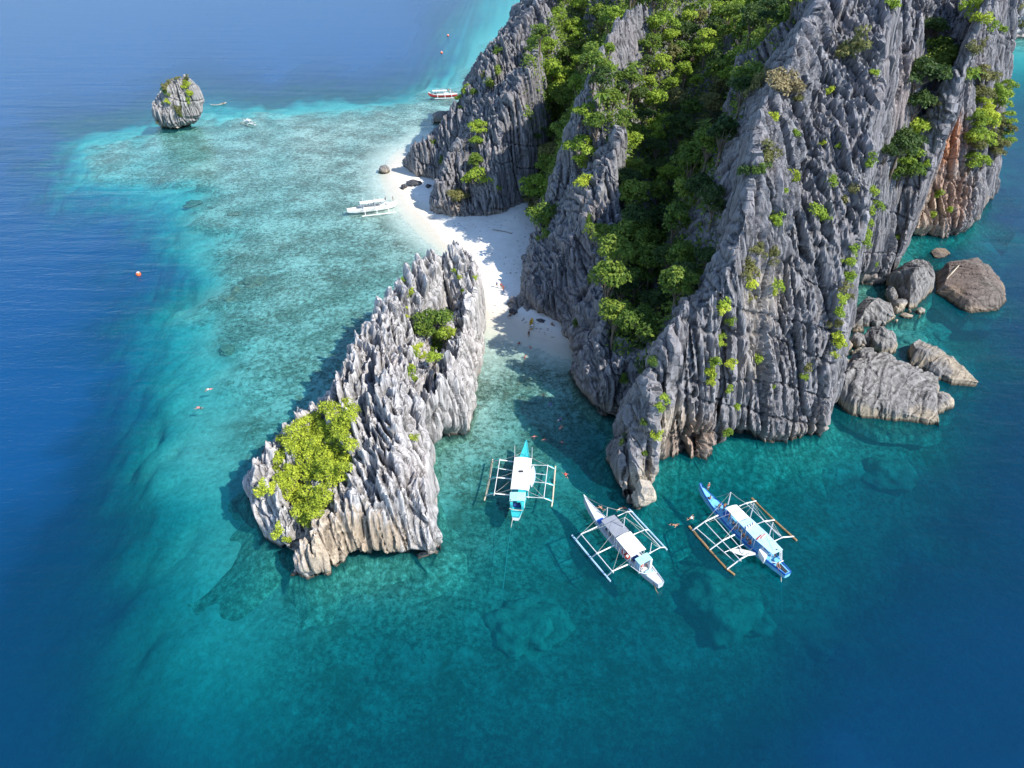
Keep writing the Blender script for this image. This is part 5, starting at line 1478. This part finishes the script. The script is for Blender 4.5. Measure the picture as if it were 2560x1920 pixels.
A.outrigger([[A.g(*cA(740, 517), 1.35), g(480, 482, bz), g(358, 500, .5)], [A.g(*cA(700, 812), 1.35), g(420, 785, bz), g(300, 815, .5)], [g(660, 1092, 1.35), g(385, 1062, bz), g(242, 1092, .5)],
             [g(1030, 570, 1.35), g(1310, 578, bz), g(1440, 645, .5)], [g(1010, 855, 1.35), g(1272, 880, bz), g(1418, 925, .5)], [g(940, 1122, 1.35), g(1240, 1140, bz), g(1392, 1200, .5)]],
            [[g(356, 478, fz), g(300, 820, fz), g(240, 1100, fz), g(214, 1180, fz)], [g(1440, 592, fz), g(1416, 900, fz), g(1392, 1180, fz), g(1376, 1285, fz)]],
            [[g(482, 465, bz + .1), g(380, 1098, bz + .1)], [g(1310, 565, bz + .1), g(1240, 1145, bz + .1)], [g(470, 632, bz), g(700, 665, 1.4)], [g(1288, 742, bz), g(1080, 715, 1.4)]],
            float_mat='bamboo_pale', tip_mat='teal')
for (x0, y0, z0, x1, y1, z1) in ((855, 345, 2.0, 740, 412, 3.0), (975, 345, 2.0, 1035, 440, 3.0), (735, 415, 3.0, 482, 478, bz), (1035, 445, 3.0, 1310, 578, bz), (690, 705, 3.0, 425, 785, bz), (672, 830, 2.6, 385, 1060, bz), (668, 990, 3.0, 390, 1062, bz),
                                  (1010, 720, 2.9, 1272, 878, bz), (1000, 860, 2.6, 1240, 1135, bz), (985, 1030, 2.8, 1215, 1130, bz)):
    A.stay(g(x0, y0, z0), g(x1, y1, z1))
A.mast(g(1035, 470, 1.2), 2.6, .05); A.mast(g(738, 440, 1.2), 2.6, .05)
small_canoe('dinghy', 'narrow white and blue dinghy lashed along the side of the teal boat', A.R + g(1062, 622, 1.85), A.R + g(1028, 985, 1.85), .95, 'paleblue', 'dinghy', 'white', seats=False)

# --- boat B: grey and white, in the middle
B_ = Boat('pale grey outrigger boat with grey front awning and white rear roof, middle of three', P(1461, 1240, 2.3), P(1653, 1458, 1.2))
B_.hull(1.2, 'palegrey', 'palegrey', deckmat='offwhite')
g = lambda x, y, z: B_.g(*cB(x, y), z)
B_.roof([g(550, 540, 2.5), g(745, 455, 2.5), g(968, 688, 2.5), g(765, 798, 2.5)], 'grey', camber=.08, name='awning', posts=3)
B_.roof([g(768, 803, 2.9), g(985, 700, 2.9), g(1216, 965, 2.9), g(1000, 1085, 2.9)], 'white', camber=.2)
B_.roof([g(1050, 1110, 2.75), g(1232, 1012, 2.75), g(1310, 1105, 2.75), g(1130, 1200, 2.75)], 'paleteal', camber=.03, name='wheelhouse_roof', posts=2)
B_.box('wheelhouse_wall', [g(1070, 1130, 2.2), g(1130, 1100, 2.2), g(1190, 1170, 2.2), g(1130, 1200, 2.2)], .9, 2.65, 'paleblue')
B_.box('wheelhouse_wall', [g(1245, 1120, 2.2), g(1275, 1105, 2.2), g(1310, 1150, 2.2), g(1280, 1165, 2.2)], .9, 2.65, 'white')
B_.box('deck_band', [g(480, 530, 1.4), g(570, 485, 1.4), g(605, 530, 1.4), g(520, 575, 1.4)], 1.1, 1.32, 'blue')
B_.box('engine_cover', [g(1010, 1080, 1.6), g(1085, 1040, 1.6), g(1115, 1075, 1.6), g(1040, 1115, 1.6)], 1.0, 1.6, 'navy')
B_.box('stern_locker', [g(1190, 1300, 1.3), g(1290, 1240, 1.3), g(1330, 1290, 1.3), g(1235, 1345, 1.3)], .95, 1.3, 'paleblue')
B_.tube('stern_rail', [g(990, 1215, 1.6), g(1115, 1310, 1.6), g(1240, 1335, 1.6), g(1370, 1310, 1.6), g(1290, 1190, 1.6)], .055, 'white')
B_.tube('bowsprit', [g(330, 195, 2.2), g(290, 158, 2.45)], .06, 'white')
for k, (x, y) in enumerate(((665, 712), (690, 742), (625, 655))):
    B_.box('vent', [g(x - 10, y - 8, 1.4), g(x + 10, y - 10, 1.4), g(x + 12, y + 8, 1.4), g(x - 8, y + 10, 1.4)], 1.0, 1.35, 'dark')
bz = 1.7
B_.outrigger([[g(520, 620, 1.3), g(250, 745, bz), g(178, 822, .3)], [g(745, 908, 1.3), g(480, 1035, bz), g(402, 1092, .3)], [g(955, 1188, 1.3), g(720, 1290, bz), g(628, 1370, .3)],
              [g(795, 475, 1.3), g(945, 408, bz), g(1015, 410, .3)], [g(1030, 748, 1.3), g(1190, 680, bz), g(1256, 680, .3)], [g(1255, 1032, 1.3), g(1425, 940, bz), g(1502, 938, .3)]],
             [[g(118, 760, .15), g(400, 1100, .15), g(688, 1440, .15)], [g(958, 366, .15), g(1250, 680, .15), g(1526, 975, .15)]],
             [[g(262, 755, bz + .08), g(735, 1318, bz + .08)], [g(955, 420, bz + .08), g(1430, 938, bz + .08)]], float_mat='paleblue')
m1, m2, m3 = B_.mast(g(870, 735, 1.2), 3.4, .08), B_.mast(g(632, 480, 1.2), 1.9, .07), B_.mast(g(1275, 1005, 1.2), 1.9, .07)
for a, c in ((m1, g(250, 745, bz)), (m1, g(480, 1035, bz)), (m1, g(1190, 680, bz)), (m1, g(945, 408, bz)), (m2, g(250, 745, bz)), (m2, g(945, 408, bz)), (m3, g(1425, 940, bz)), (m1, g(1425, 940, bz)), (g(835, 930, 2.5), g(720, 1290, bz)), (g(1000, 1080, 2.5), g(720, 1290, bz)), (m2, g(330, 195, 2.3))):
    B_.stay(a, c)
def torus_thing(c, axis, R_, r, mat, name, label, cat, group=None):
    bm = bmesh.new(); q = Vector(axis).to_track_quat('Z', 'Y'); n1, n2 = 16, 6; rows = []
    for i in range(n1):
        a = 2 * math.pi * i / n1
        rows.append([bm.verts.new(q @ Vector(((R_ + r * math.cos(2 * math.pi * j / n2)) * math.cos(a), (R_ + r * math.cos(2 * math.pi * j / n2)) * math.sin(a), r * math.sin(2 * math.pi * j / n2)))) for j in range(n2)])
    for i in range(n1):
        for j in range(n2): bm.faces.new([rows[i][j], rows[(i + 1) % n1][j], rows[(i + 1) % n1][(j + 1) % n2], rows[i][(j + 1) % n2]])
    o = bm_obj(name, bm, PAINT[mat], None, True); o.location = c
    return tag(o, label, cat, group)
side = (-B_.n * 0.75 + Vector((0, 0, .65)))
torus_thing(B_.R + g(893, 1008, 1.45), side, .36, .11, 'red', 'lifebuoy', 'red lifebuoy on the side of the pale grey boat, the one nearer its bow', 'lifebuoy')
torus_thing(B_.R + g(938, 1066, 1.45), side, .36, .11, 'red', 'lifebuoy', 'red lifebuoy on the side of the pale grey boat, the one nearer its wheelhouse', 'lifebuoy')

# --- boat C: blue, farthest right
C_ = Boat('blue outrigger boat full of people with orange bamboo floats, farthest right of the three', P(1750, 1208, 2.3), P(1971, 1432, 1.25))
C_.hull(1.35, 'blue', 'skyblue', deckmat='skyblue', stations=[(0, .42, 1.25, .3), (.02, .45, 1.25, -.2), (.12, .62, 1.2, -.45), (.25, .9, 1.15, -.5), (.4, 1, 1.1, -.5), (.55, 1, 1.1, -.5), (.68, .88, 1.2, -.5), (.8, .6, 1.35, -.45), (.9, .36, 1.65, -.2), (.96, .2, 2.0, .4), (1, .08, 2.35, 1.8)])
g = lambda x, y, z: C_.g(*cC(x, y), z)
C_.roof([g(640, 490, 2.75), g(810, 440, 2.75), g(1010, 640, 2.75), g(832, 702, 2.75)], 'white', camber=.16)
C_.roof([g(836, 706, 2.6), g(1022, 642, 2.6), g(1250, 850, 2.6), g(1070, 950, 2.6)], 'paleblue', camber=.04, name='roof', posts=3)
C_.roof([g(1072, 954, 2.56), g(1254, 852, 2.56), g(1522, 1132, 2.56), g(1366, 1206, 2.56)], 'paleblue', camber=.04, name='roof', posts=3)
C_.box('bench', [g(600, 560, 1.2), g(700, 520, 1.2), g(720, 590, 1.2), g(640, 620, 1.2)], .95, 1.25, 'blue')
C_.box('white_locker', [g(1145, 1145, 1.8), g(1195, 1100, 1.8), g(1290, 1195, 1.8), g(1235, 1290, 1.8)], .95, 2.0, 'white')
C_.tube('stern_frame', [g(1500, 1140, 2.5), g(1500, 1300, 1.3)], .06, 'white'); C_.tube('stern_frame', [g(1470, 1150, 2.5), g(1480, 1290, 1.3)], .05, 'white')
C_.tube('stern_rail', [g(1345, 1320, 1.6), g(1440, 1340, 1.6), g(1525, 1300, 1.6)], .06, 'white')
C_.box('stern_seat', [g(1380, 1270, 1.3), g(1460, 1230, 1.3), g(1490, 1290, 1.3), g(1400, 1340, 1.3)], 1.0, 1.35, 'skyblue')
C_.box('stern_well', [g(1440, 1370, 1.2), g(1480, 1345, 1.2), g(1600, 1470, 1.2), g(1555, 1490, 1.2)], 1.0, 1.24, 'dark')
bz = 1.75
C_.outrigger([[g(520, 605, 1.3), g(320, 700, bz), g(130, 835, .35)], [g(775, 902, 1.3), g(590, 992, bz), g(395, 1135, .35)], [g(1045, 1180, 1.3), g(880, 1268, bz), g(662, 1430, .35)],
              [g(850, 462, 1.3), g(950, 420, bz), g(1106, 382, .35)], [g(1095, 752, 1.3), g(1222, 698, bz), g(1388, 676, .35)], [g(1385, 1002, 1.3), g(1512, 942, bz), g(1684, 928, .35)]],
             [[g(78, 772, .16), g(395, 1140, .16), g(650, 1420, .16), g(778, 1518, .16)], [g(1040, 340, .16), g(1385, 680, .16), g(1732, 992, .16)]],
             [[g(178, 788, 1.0), g(776, 1312, 1.0)], [g(316, 706, bz), g(880, 1310, bz)], [g(458, 640, 1.6), g(942, 1192, 1.6)], [g(958, 426, bz), g(1240, 700, bz), g(1512, 945, bz)], [g(1010, 402, 1.2), g(1232, 692, 1.3), g(1490, 950, 1.6)], [g(620, 1172, 1.6), g(912, 1050, 1.4)]],
             float_mat='bamboo', br=.12, fr=.17, rr=.055)
m1, m2, m3 = C_.mast(g(672, 440, 1.2), 2.6, .1), C_.mast(g(1015, 640, 1.2), 3.0, .08), C_.mast(g(1300, 935, 1.2), 3.0, .09)
for a, c in ((m1, g(950, 415, bz)), (m1, g(320, 700, bz)), (m1, g(500, 325, 1.9)), (m2, g(1222, 698, bz)), (m2, g(590, 992, bz)), (m2, g(380, 705, bz)), (m2, g(1512, 942, bz)), (m3, g(1512, 942, bz)), (m3, g(1222, 698, bz)), (g(890, 820, 2.6), g(865, 1160, 1.8)), (g(1050, 1110, 2.3), g(940, 1190, 1.7)), (m3, g(1380, 1140, 2.7))):
    C_.stay(a, c)
small_canoe('dinghy', 'white dinghy tied across the rear left beam of the blue boat', C_.R + g(695, 1165, 1.0), C_.R + g(1090, 1225, 1.0), 1.15, 'white', 'dinghy', 'offwhite', seats=False)
# gear on the roof of the blue boat
def cargo(name, label, cat, boat, pts, z0, z1, mat):
    c = sum(pts, Vector()) / 4 + boat.R
    bm = bmesh.new()
    lo = [bm.verts.new((p.x + boat.R.x - c.x, p.y + boat.R.y - c.y, 0)) for p in pts]; hi = [bm.verts.new((p.x * .94 + (boat.R.x - c.x) + .06 * (c.x - boat.R.x), p.y * .94 + (boat.R.y - c.y) + .06 * (c.y - boat.R.y), z1 - z0)) for p in pts]
    bm.faces.new(hi); bm.faces.new(lo[::-1])
    for k in range(4): bm.faces.new([lo[k], lo[(k + 1) % 4], hi[(k + 1) % 4], hi[k]])
    bmesh.ops.bevel(bm, geom=list(bm.edges), offset=.03, segments=2, affect='EDGES')
    o = bm_obj(name, bm, PAINT[mat]); o.location = (c.x, c.y, z0)
    return tag(o, label, cat)
for k in range(4):
    x, y = 945 + 36 * k, 795 - 20 * k
    cargo('life_jacket', f'white life jacket on the blue boat roof, {["first", "second", "third", "fourth"][k]} of the row from the left', 'life jacket', C_, [g(x, y - 16, 2.7), g(x + 24, y - 26, 2.7), g(x + 34, y + 12, 2.7), g(x + 10, y + 22, 2.7)], 2.66, 2.82, 'cwhite')
for k in range(4):
    x, y = 1105 + 26 * k, 968 - 8 * k
    cargo('towel', f'{"red" if k % 2 == 0 else "white"} towel strip drying on the blue boat roof, {["first", "second", "third", "fourth"][k]} from the left', 'towel', C_, [g(x, y, 2.65), g(x + 80, y - 70, 2.65), g(x + 98, y - 60, 2.65), g(x + 20, y + 14, 2.65)], 2.62, 2.70, 'red' if k % 2 == 0 else 'cwhite')

# --- boat D: white, nosed onto the beach; boat E: red hull, beyond the reef
def far_boat(label, bow, stern, beam, upper, lower, roofs, bs, w, float_mat='white'):
    b = Boat(label, bow, stern)
    b.hull(beam, upper, lower, deckmat='offwhite')
    for (s0, s1, z, mat) in roofs:
        b.roof([b.at(s1, -beam * 1.05, z), b.at(s1, beam * 1.05, z), b.at(s0, beam * 1.05, z), b.at(s0, -beam * 1.05, z)], mat, camber=.2, posts=3)
    beams = []
    for sgn in (-1, 1):
        for s in bs: beams.append([b.at(s, 0, 1.35), b.at(s, sgn * w * .7, 1.7), b.at(s - .01, sgn * w, .3)])
    b.outrigger(beams, [[b.at(bs[0] - .08, sg * w, .15), b.at(bs[-1] + .1, sg * w, .15)] for sg in (-1, 1)], [[b.at(bs[0] - .02, sg * w * .7, 1.8), b.at(bs[-1] + .02, sg * w * .7, 1.8)] for sg in (-1, 1)], float_mat=float_mat, br=.11)
    for s in (bs[0], bs[1], bs[-1]):
        m = b.mast(b.at(s, 0, 1.2), 3.2, .06)
        for sg in (-1, 1): b.stay(m, b.at(s, sg * w * .7, 1.7), .03)
    b.box('bulwark', [b.at(.3, -beam * .9, 1), b.at(.68, -beam * .9, 1), b.at(.68, -beam * .8, 1), b.at(.3, -beam * .8, 1)], 1.0, 1.45, 'white')
    b.box('bulwark', [b.at(.3, beam * .9, 1), b.at(.68, beam * .9, 1), b.at(.68, beam * .8, 1), b.at(.3, beam * .8, 1)], 1.0, 1.45, 'white')
    return b
D_ = far_boat('long white outrigger boat with its bow touching the beach', P(993, 500, 2.2), P(867, 523, 1.2), 1.15, 'white', 'white', [(.26, .51, 2.7, 'white'), (.52, .74, 2.8, 'offwhite')], (.32, .55, .78), 4.4)
E_ = far_boat('red hulled outrigger boat with a white roof at the edge of the reef', P(1070, 230, 2.2), P(1143, 233, 1.2), 1.2, 'white', 'red', [(.36, .85, 2.7, 'white')], (.22, .45, .7), 4.6)
F_ = Boat('tiny white outrigger canoe with a rounded white canopy on the open reef', P(608, 298, .9), P(637, 311, .7), name='outrigger_canoe', cat='canoe')
F_.hull(.42, 'white', 'white', stations=[(0, .3, .7, .2), (.15, .8, .6, -.1), (.5, 1, .55, -.15), (.85, .6, .65, 0), (1, .1, .95, .6)], deck_drop=.15)
F_.roof([F_.at(.62, -.7, 1.5), F_.at(.62, .7, 1.5), F_.at(.3, .7, 1.5), F_.at(.3, -.7, 1.5)], 'white', camber=.35, post=.6, posts=2, name='canopy')
F_.outrigger([[F_.at(s, 0, .7), F_.at(s, sg * 1.6, .8), F_.at(s, sg * 2.0, .1)] for sg in (-1, 1) for s in (.3, .7)], [[F_.at(.15, sg * 2.0, .1), F_.at(.9, sg * 2.0, .1)] for sg in (-1, 1)], [], br=.06, fr=.08)

small_canoe('canoe', 'slim white canoe near the sea stack, left one of the pair', P(526, 263, .05), P(547, 264, .05), .9, 'offwhite', 'canoe', 'wood')
small_canoe('canoe', 'wooden canoe with a person near the sea stack, right one of the pair', P(548, 263, .05), P(566, 258, .05), .9, 'bamboo_pale', 'canoe', 'wood')
small_canoe('kayak', 'yellow kayak on the sand, the upper of the two', P(1331, 799, .42), P(1325.5, 815, .32), .85, 'yellow', 'kayak', 'yellow')
small_canoe('kayak', 'yellow and white kayak at the water edge, the lower of the two', P(1331, 815, .34), P(1325, 826, .12), .85, 'yellow', 'kayak', 'cwhite')

# --- buoys
def buoy(u, v, r, label, top='white'):
    c = P(u, v, 0)
    root = empty('buoy', c); tag(root, label, 'buoy')
    bm = bmesh.new(); bmesh.ops.create_uvsphere(bm, u_segments=16, v_segments=10, radius=r, matrix=Matrix.Translation((0, 0, r * .45)))
    bm_obj('ball', bm, PAINT['orange'], root, True)
    bm = bmesh.new(); bmesh.ops.create_uvsphere(bm, u_segments=14, v_segments=8, radius=r * .72, matrix=Matrix.Translation((0, 0, r * .85)))
    bm_obj('cap', bm, PAINT[top], root, True)
    bm = bmesh.new(); tube_bm(bm, [(0, 0, r * 1.5), (0, 0, r * 2.0)], [r * .1, r * .1], 6); bm_obj('ring', bm, PAINT['dark'], root)
buoy(347, 688, .62, 'orange and white mooring buoy alone in the deep blue water on the left')
buoy(1120, 90, .75, 'red and white buoy far out, the upper of the two beyond the reef')
buoy(1104, 133, .75, 'red and white buoy far out, the lower of the two beyond the reef')

# --- anchor ropes and driftwood
def rope(name, pts, r, mat, label, cat='rope'):
    c = pts[0].copy()
    bm = bmesh.new(); tube_bm(bm, [p - c for p in pts], [r] * len(pts), 5)
    o = bm_obj(name, bm, PAINT[mat]); o.location = c
    return tag(o, label, cat)
rope('anchor_rope', [P(1283, 1290, 1.0), P(1279, 1310, .02), P(1270, 1370, -.3), P(1257, 1475, -1.2)], .05, 'rope', 'pale anchor rope running down from the stern of the teal boat')
rope('anchor_rope', [P(1633, 1455, 1.0), P(1640, 1475, .02), P(1664, 1515, -.25), P(1690, 1560, -.5), P(1705, 1615, -.9)], .05, 'wood', 'brown anchor rope curving away from the stern of the pale grey boat')
rope('anchor_rope', [P(1953, 1428, 1.0), P(1953, 1450, .02), P(1955, 1530, -.8)], .05, 'rope', 'short anchor rope hanging straight from the stern of the blue boat')
def on_sand(u, v, dz=0.0):
    p = P(u, v, .8)
    for _ in range(3): p = P(u, v, float(-depth_at(np.array([p.x]), np.array([p.y]))[0]))
    return p + Vector((0, 0, dz))
rope('driftwood', [on_sand(1231, 575, .12), on_sand(1248, 578, .2), on_sand(1262, 580, .12), on_sand(1279, 585, .16)], .16, 'driftwood', 'long dark driftwood log on the upper beach', 'driftwood')
rope('driftwood', [on_sand(1322, 600, .12), on_sand(1327, 594, .3), on_sand(1331, 592, .2)], .14, 'driftwood', 'short bent driftwood branch by the foot of the ridge', 'driftwood')
rope('driftwood', [P(2367, 697, 3.6), P(2380, 683, 4.0), P(2397, 664, 4.1)], .12, 'bamboo_pale', 'bleached branch lying on top of the brown wedge boulder', 'driftwood')

# --- wrack and coral rubble left along the tide lines
rng = np.random.default_rng(21)
bm = bmesh.new()
for (pts_, n_, sp_) in ((((1010, 440), (1050, 500), (1130, 560), (1200, 600), (1265, 660), (1245, 740)), 70, 1.0), (((1330, 510), (1310, 560), (1300, 640), (1285, 700)), 90, 1.6), (((1230, 765), (1290, 790), (1340, 815), (1385, 835)), 40, .8), (((1180, 570), (1290, 560)), 30, 3.0)):
    for _ in range(n_):
        k = rng.integers(0, len(pts_) - 1); f = rng.random()
        q = P(pts_[k][0] + (pts_[k + 1][0] - pts_[k][0]) * f, pts_[k][1] + (pts_[k + 1][1] - pts_[k][1]) * f, .4) + Vector((rng.normal() * sp_, rng.normal() * sp_, 0))
        z = float(-depth_at(np.array([q.x]), np.array([q.y]))[0])
        if z < -.1: continue
        r = rng.uniform(.05, .16)
        bmesh.ops.create_icosphere(bm, subdivisions=1, radius=r, matrix=Matrix.Translation((q.x, q.y, z + r * .2)) @ Matrix.Diagonal((1.0 + rng.random() * 1.6, 1, .6, 1)))
tag(bm_obj('beach_rubble', bm, PAINT['driftwood']), 'scattered dark coral rubble and seaweed on the sand', 'rubble', kind='stuff')

# --- people on the sand and in the water
pi = math.pi
for (u, v, pose, rz, sh, so, label, sk, dz) in [
    (1242, 719, 'walk', .3, 'cblue', 'cblack', 'person in blue walking on the beach, left of the pair in red', 'tan', 0),
    (1253, 722, 'stand', .2, 'vred', 'cblack', 'person in a red top on the beach, left one of the pair', 'tan', 0), (1258, 728, 'walk', -.2, 'red', 'vred', 'person in red shirt and red shorts on the beach, right one of the pair', 'tan', 0),
    (1275, 791, 'ground', -1.0, 'cblack', 'cblack', 'person in black sitting on the sand near the spur, nearer the water', 'tan', 0), (1284, 787, 'ground', -1.2, 'cblack', 'cgrey', 'person in black sitting on the sand near the spur, nearer the rock', 'tan', 0),
    (1380, 813, 'ground', .8, 'corange', 'cblack', 'person in orange crouching at the foot of the dark ridge', 'tan', 0), (1322, 842, 'stand', .3, 'cblack', 'cblack', 'person in a black wetsuit standing in the shallows below the yellow kayaks', 'tan', -.1)]:
    q = on_sand(u, v)
    person(pose, (q.x, q.y, max(q.z, -.35) + dz), rz, sh, so, label, sk)
for (u, v, pose, rz, sh, so, label, sk) in [
    (1298, 857, 'float', .4, 'vred', 'cblack', 'swimmer in a dark red vest, nearest the black wetsuit', 'tan'), (1326, 868, 'float', -.3, 'pink', 'vred', 'swimmer in a pink vest in the channel, right of the dark red vest', 'skin'),
    (1313, 890, 'float', .9, 'pink', 'vred', 'swimmer in a pink vest below the other two near the beach', 'tan'), (1359, 988, 'float', 2.2, None, 'cgrey', 'bare shouldered swimmer in the shaded channel', 'skin'),
    (1374, 1013, 'swim', 2.6, 'cblue', 'cblue', 'swimmer in a blue top in the shaded channel', 'tan'), (1397, 1050, 'swim', 2.3, 'cblue', 'cwhite', 'swimmer in blue and white snorkelling, upper of the pair by the dark wall', 'skin'),
    (1401, 1070, 'swim', 2.5, None, 'pink', 'bare backed swimmer snorkelling, lower of the pair by the dark wall', 'skin'), (1335, 1091, 'float', .2, 'pink', 'vred', 'swimmer in a pink vest above the teal boat, leftmost of three', 'tan'),
    (1361, 1099, 'float', .1, 'pink', 'vred', 'swimmer in a pink vest above the teal boat, middle of three', 'tan'), (1405, 1105, 'float', -.3, 'pink', 'vred', 'swimmer in a pink vest above the teal boat, rightmost of three', 'tan'),
    (1415, 1190, 'swim', 3.3, 'vred', 'cblack', 'swimmer in a red vest to the right of the teal boat', 'skin'), (1505, 1272, 'swim', -2.4, None, 'cblack', 'tanned swimmer alongside the bow of the pale grey boat', 'skin'),
    (1547, 1273, 'float', .5, 'cwhite', 'cwhite', 'swimmer in white between the pale grey boat and the rock prow', 'skin'), (1562, 1270, 'float', -.4, 'vred', 'cblack', 'swimmer in a red vest closest to the rock prow', 'skin'),
    (1682, 1312, 'swim', 1.2, None, 'cblack', 'bare swimmer between the pale grey and blue boats, left one', 'skin'), (1724, 1296, 'swim', 1.9, 'cwhite', 'cblack', 'swimmer in white between the pale grey and blue boats, right one', 'skin'),
    (525, 973, 'swim', -1.3, 'cwhite', 'pink', 'snorkeller in white and pink over the left reef, upper one', 'skin'), (500, 1020, 'swim', -1.8, 'pink', 'cblack', 'snorkeller in pink and black over the left reef, lower one', 'skin')]:
    q = P(u, v, 0)
    person(pose, (q.x, q.y, .02), rz, sh, so, label, sk)

# --- people aboard
def aboard(b, u, v, z, pose, rz, sh, so, label, sk='tan', hair='hair'):
    q = P(u, v, z)
    person(pose, (q.x, q.y, z), rz, sh, so, label, sk, hair)
hC = math.atan2(-C_.e.x, C_.e.y) + pi
aboard(C_, 1769, 1226, 1.55, 'stand', hC, 'vred', 'cwhite', 'person in red with a white hat standing on the blue boat bow', hair='cwhite')
aboard(C_, 1775, 1248, 1.35, 'sit', hC + .6, 'vred', 'cblack', 'person in dark red sitting on the fore deck of the blue boat')
aboard(C_, 1796, 1277, 1.0, 'stand', hC - .5, 'cblack', 'cblue', 'person in black standing at the front left edge of the blue boat')
aboard(C_, 1809, 1276, 1.0, 'stand', hC, 'corange', 'cblack', 'person in orange standing just ahead of the white roof of the blue boat')
aboard(C_, 1821, 1302, 1.1, 'stand', hC + .4, 'vred', 'cwhite', 'person in red and white at the left rail of the blue boat', 'skin')
names = ['foremost', 'second', 'third', 'fourth', 'fifth', 'sixth']
for k, (x, y, c) in enumerate(((745, 745, 'cwhite'), (800, 800, 'cgrey'), (855, 855, 'cwhite'), (915, 930, 'corange'), (965, 980, 'cwhite'), (1015, 1040, 'vred'))):
    u, v = cC(x, y)
    aboard(C_, u, v, 1.05, 'sit', hC + (pi / 2 if k % 2 else -pi / 2), c, 'cblack', f'passenger seated on the left under the blue boat roof, {names[k]} from the bow', 'skin' if k % 2 else 'tan')
u, v = cC(1390, 1245); aboard(C_, u, v, 1.1, 'stand', hC, 'vred', 'cblack', 'crew member in red at the stern of the blue boat behind the roof')
u, v = cC(1430, 1385); aboard(C_, u, v, 1.3, 'sit', hC + pi, 'cblack', 'cblack', 'person in black sitting right at the stern tip of the blue boat', 'skin')
hB = math.atan2(-B_.e.x, B_.e.y) + pi
u, v = cB(1210, 1215); aboard(B_, u, v, 1.0, 'stand', hB + pi, 'vred', 'cblue', 'person in red and blue standing in the wheelhouse of the pale grey boat')
u, v = cB(1145, 1290); aboard(B_, u, v, 1.0, 'stand', hB + pi, 'pink', 'cwhite', 'person in pink at the left stern rail of the pale grey boat', 'skin')
u, v = cA(672, 1300); aboard(A, u, v, 1.0, 'stand', 2.6, 'cblack', 'cblack', 'crew member in black at the left of the teal boat stern')
hD = math.atan2(-D_.e.x, D_.e.y) + pi
u, v = cD(1858, 560); aboard(D_, u, v, 1.7, 'stand', hD, 'cblack', 'cblack', 'person in black standing on the bow of the beached white boat')
for k, (x, y, c) in enumerate(((1060, 700, 'cblack'), (1200, 650, 'cblue'), (1380, 620, 'cblack'), (1450, 600, 'cgrey'), (1620, 580, 'cblack'))):
    u, v = cD(x, y); aboard(D_, u, v, 1.05, 'stand' if k in (2, 4) else 'sit', hD + k, c, 'cblack', f'passenger in dark clothes on the beached white boat, {names[k]} from stern')
hE = math.atan2(-E_.e.x, E_.e.y) + pi
for k, (x, y, c) in enumerate(((700, 480, 'cblack'), (800, 490, 'cwhite'), (900, 500, 'pink'), (1040, 520, 'corange'), (1150, 520, 'cblue'))):
    u, v = cE(x, y); aboard(E_, u, v, 1.05, 'stand' if k % 2 else 'sit', hE + k * .7, c, 'cblack', f'passenger on the red hulled boat, {names[k]} from the bow', 'skin')
aboard(None, 558, 260, .2, 'sit', 1.6, 'cblack', 'cblack', 'paddler in black in the wooden canoe near the sea stack')
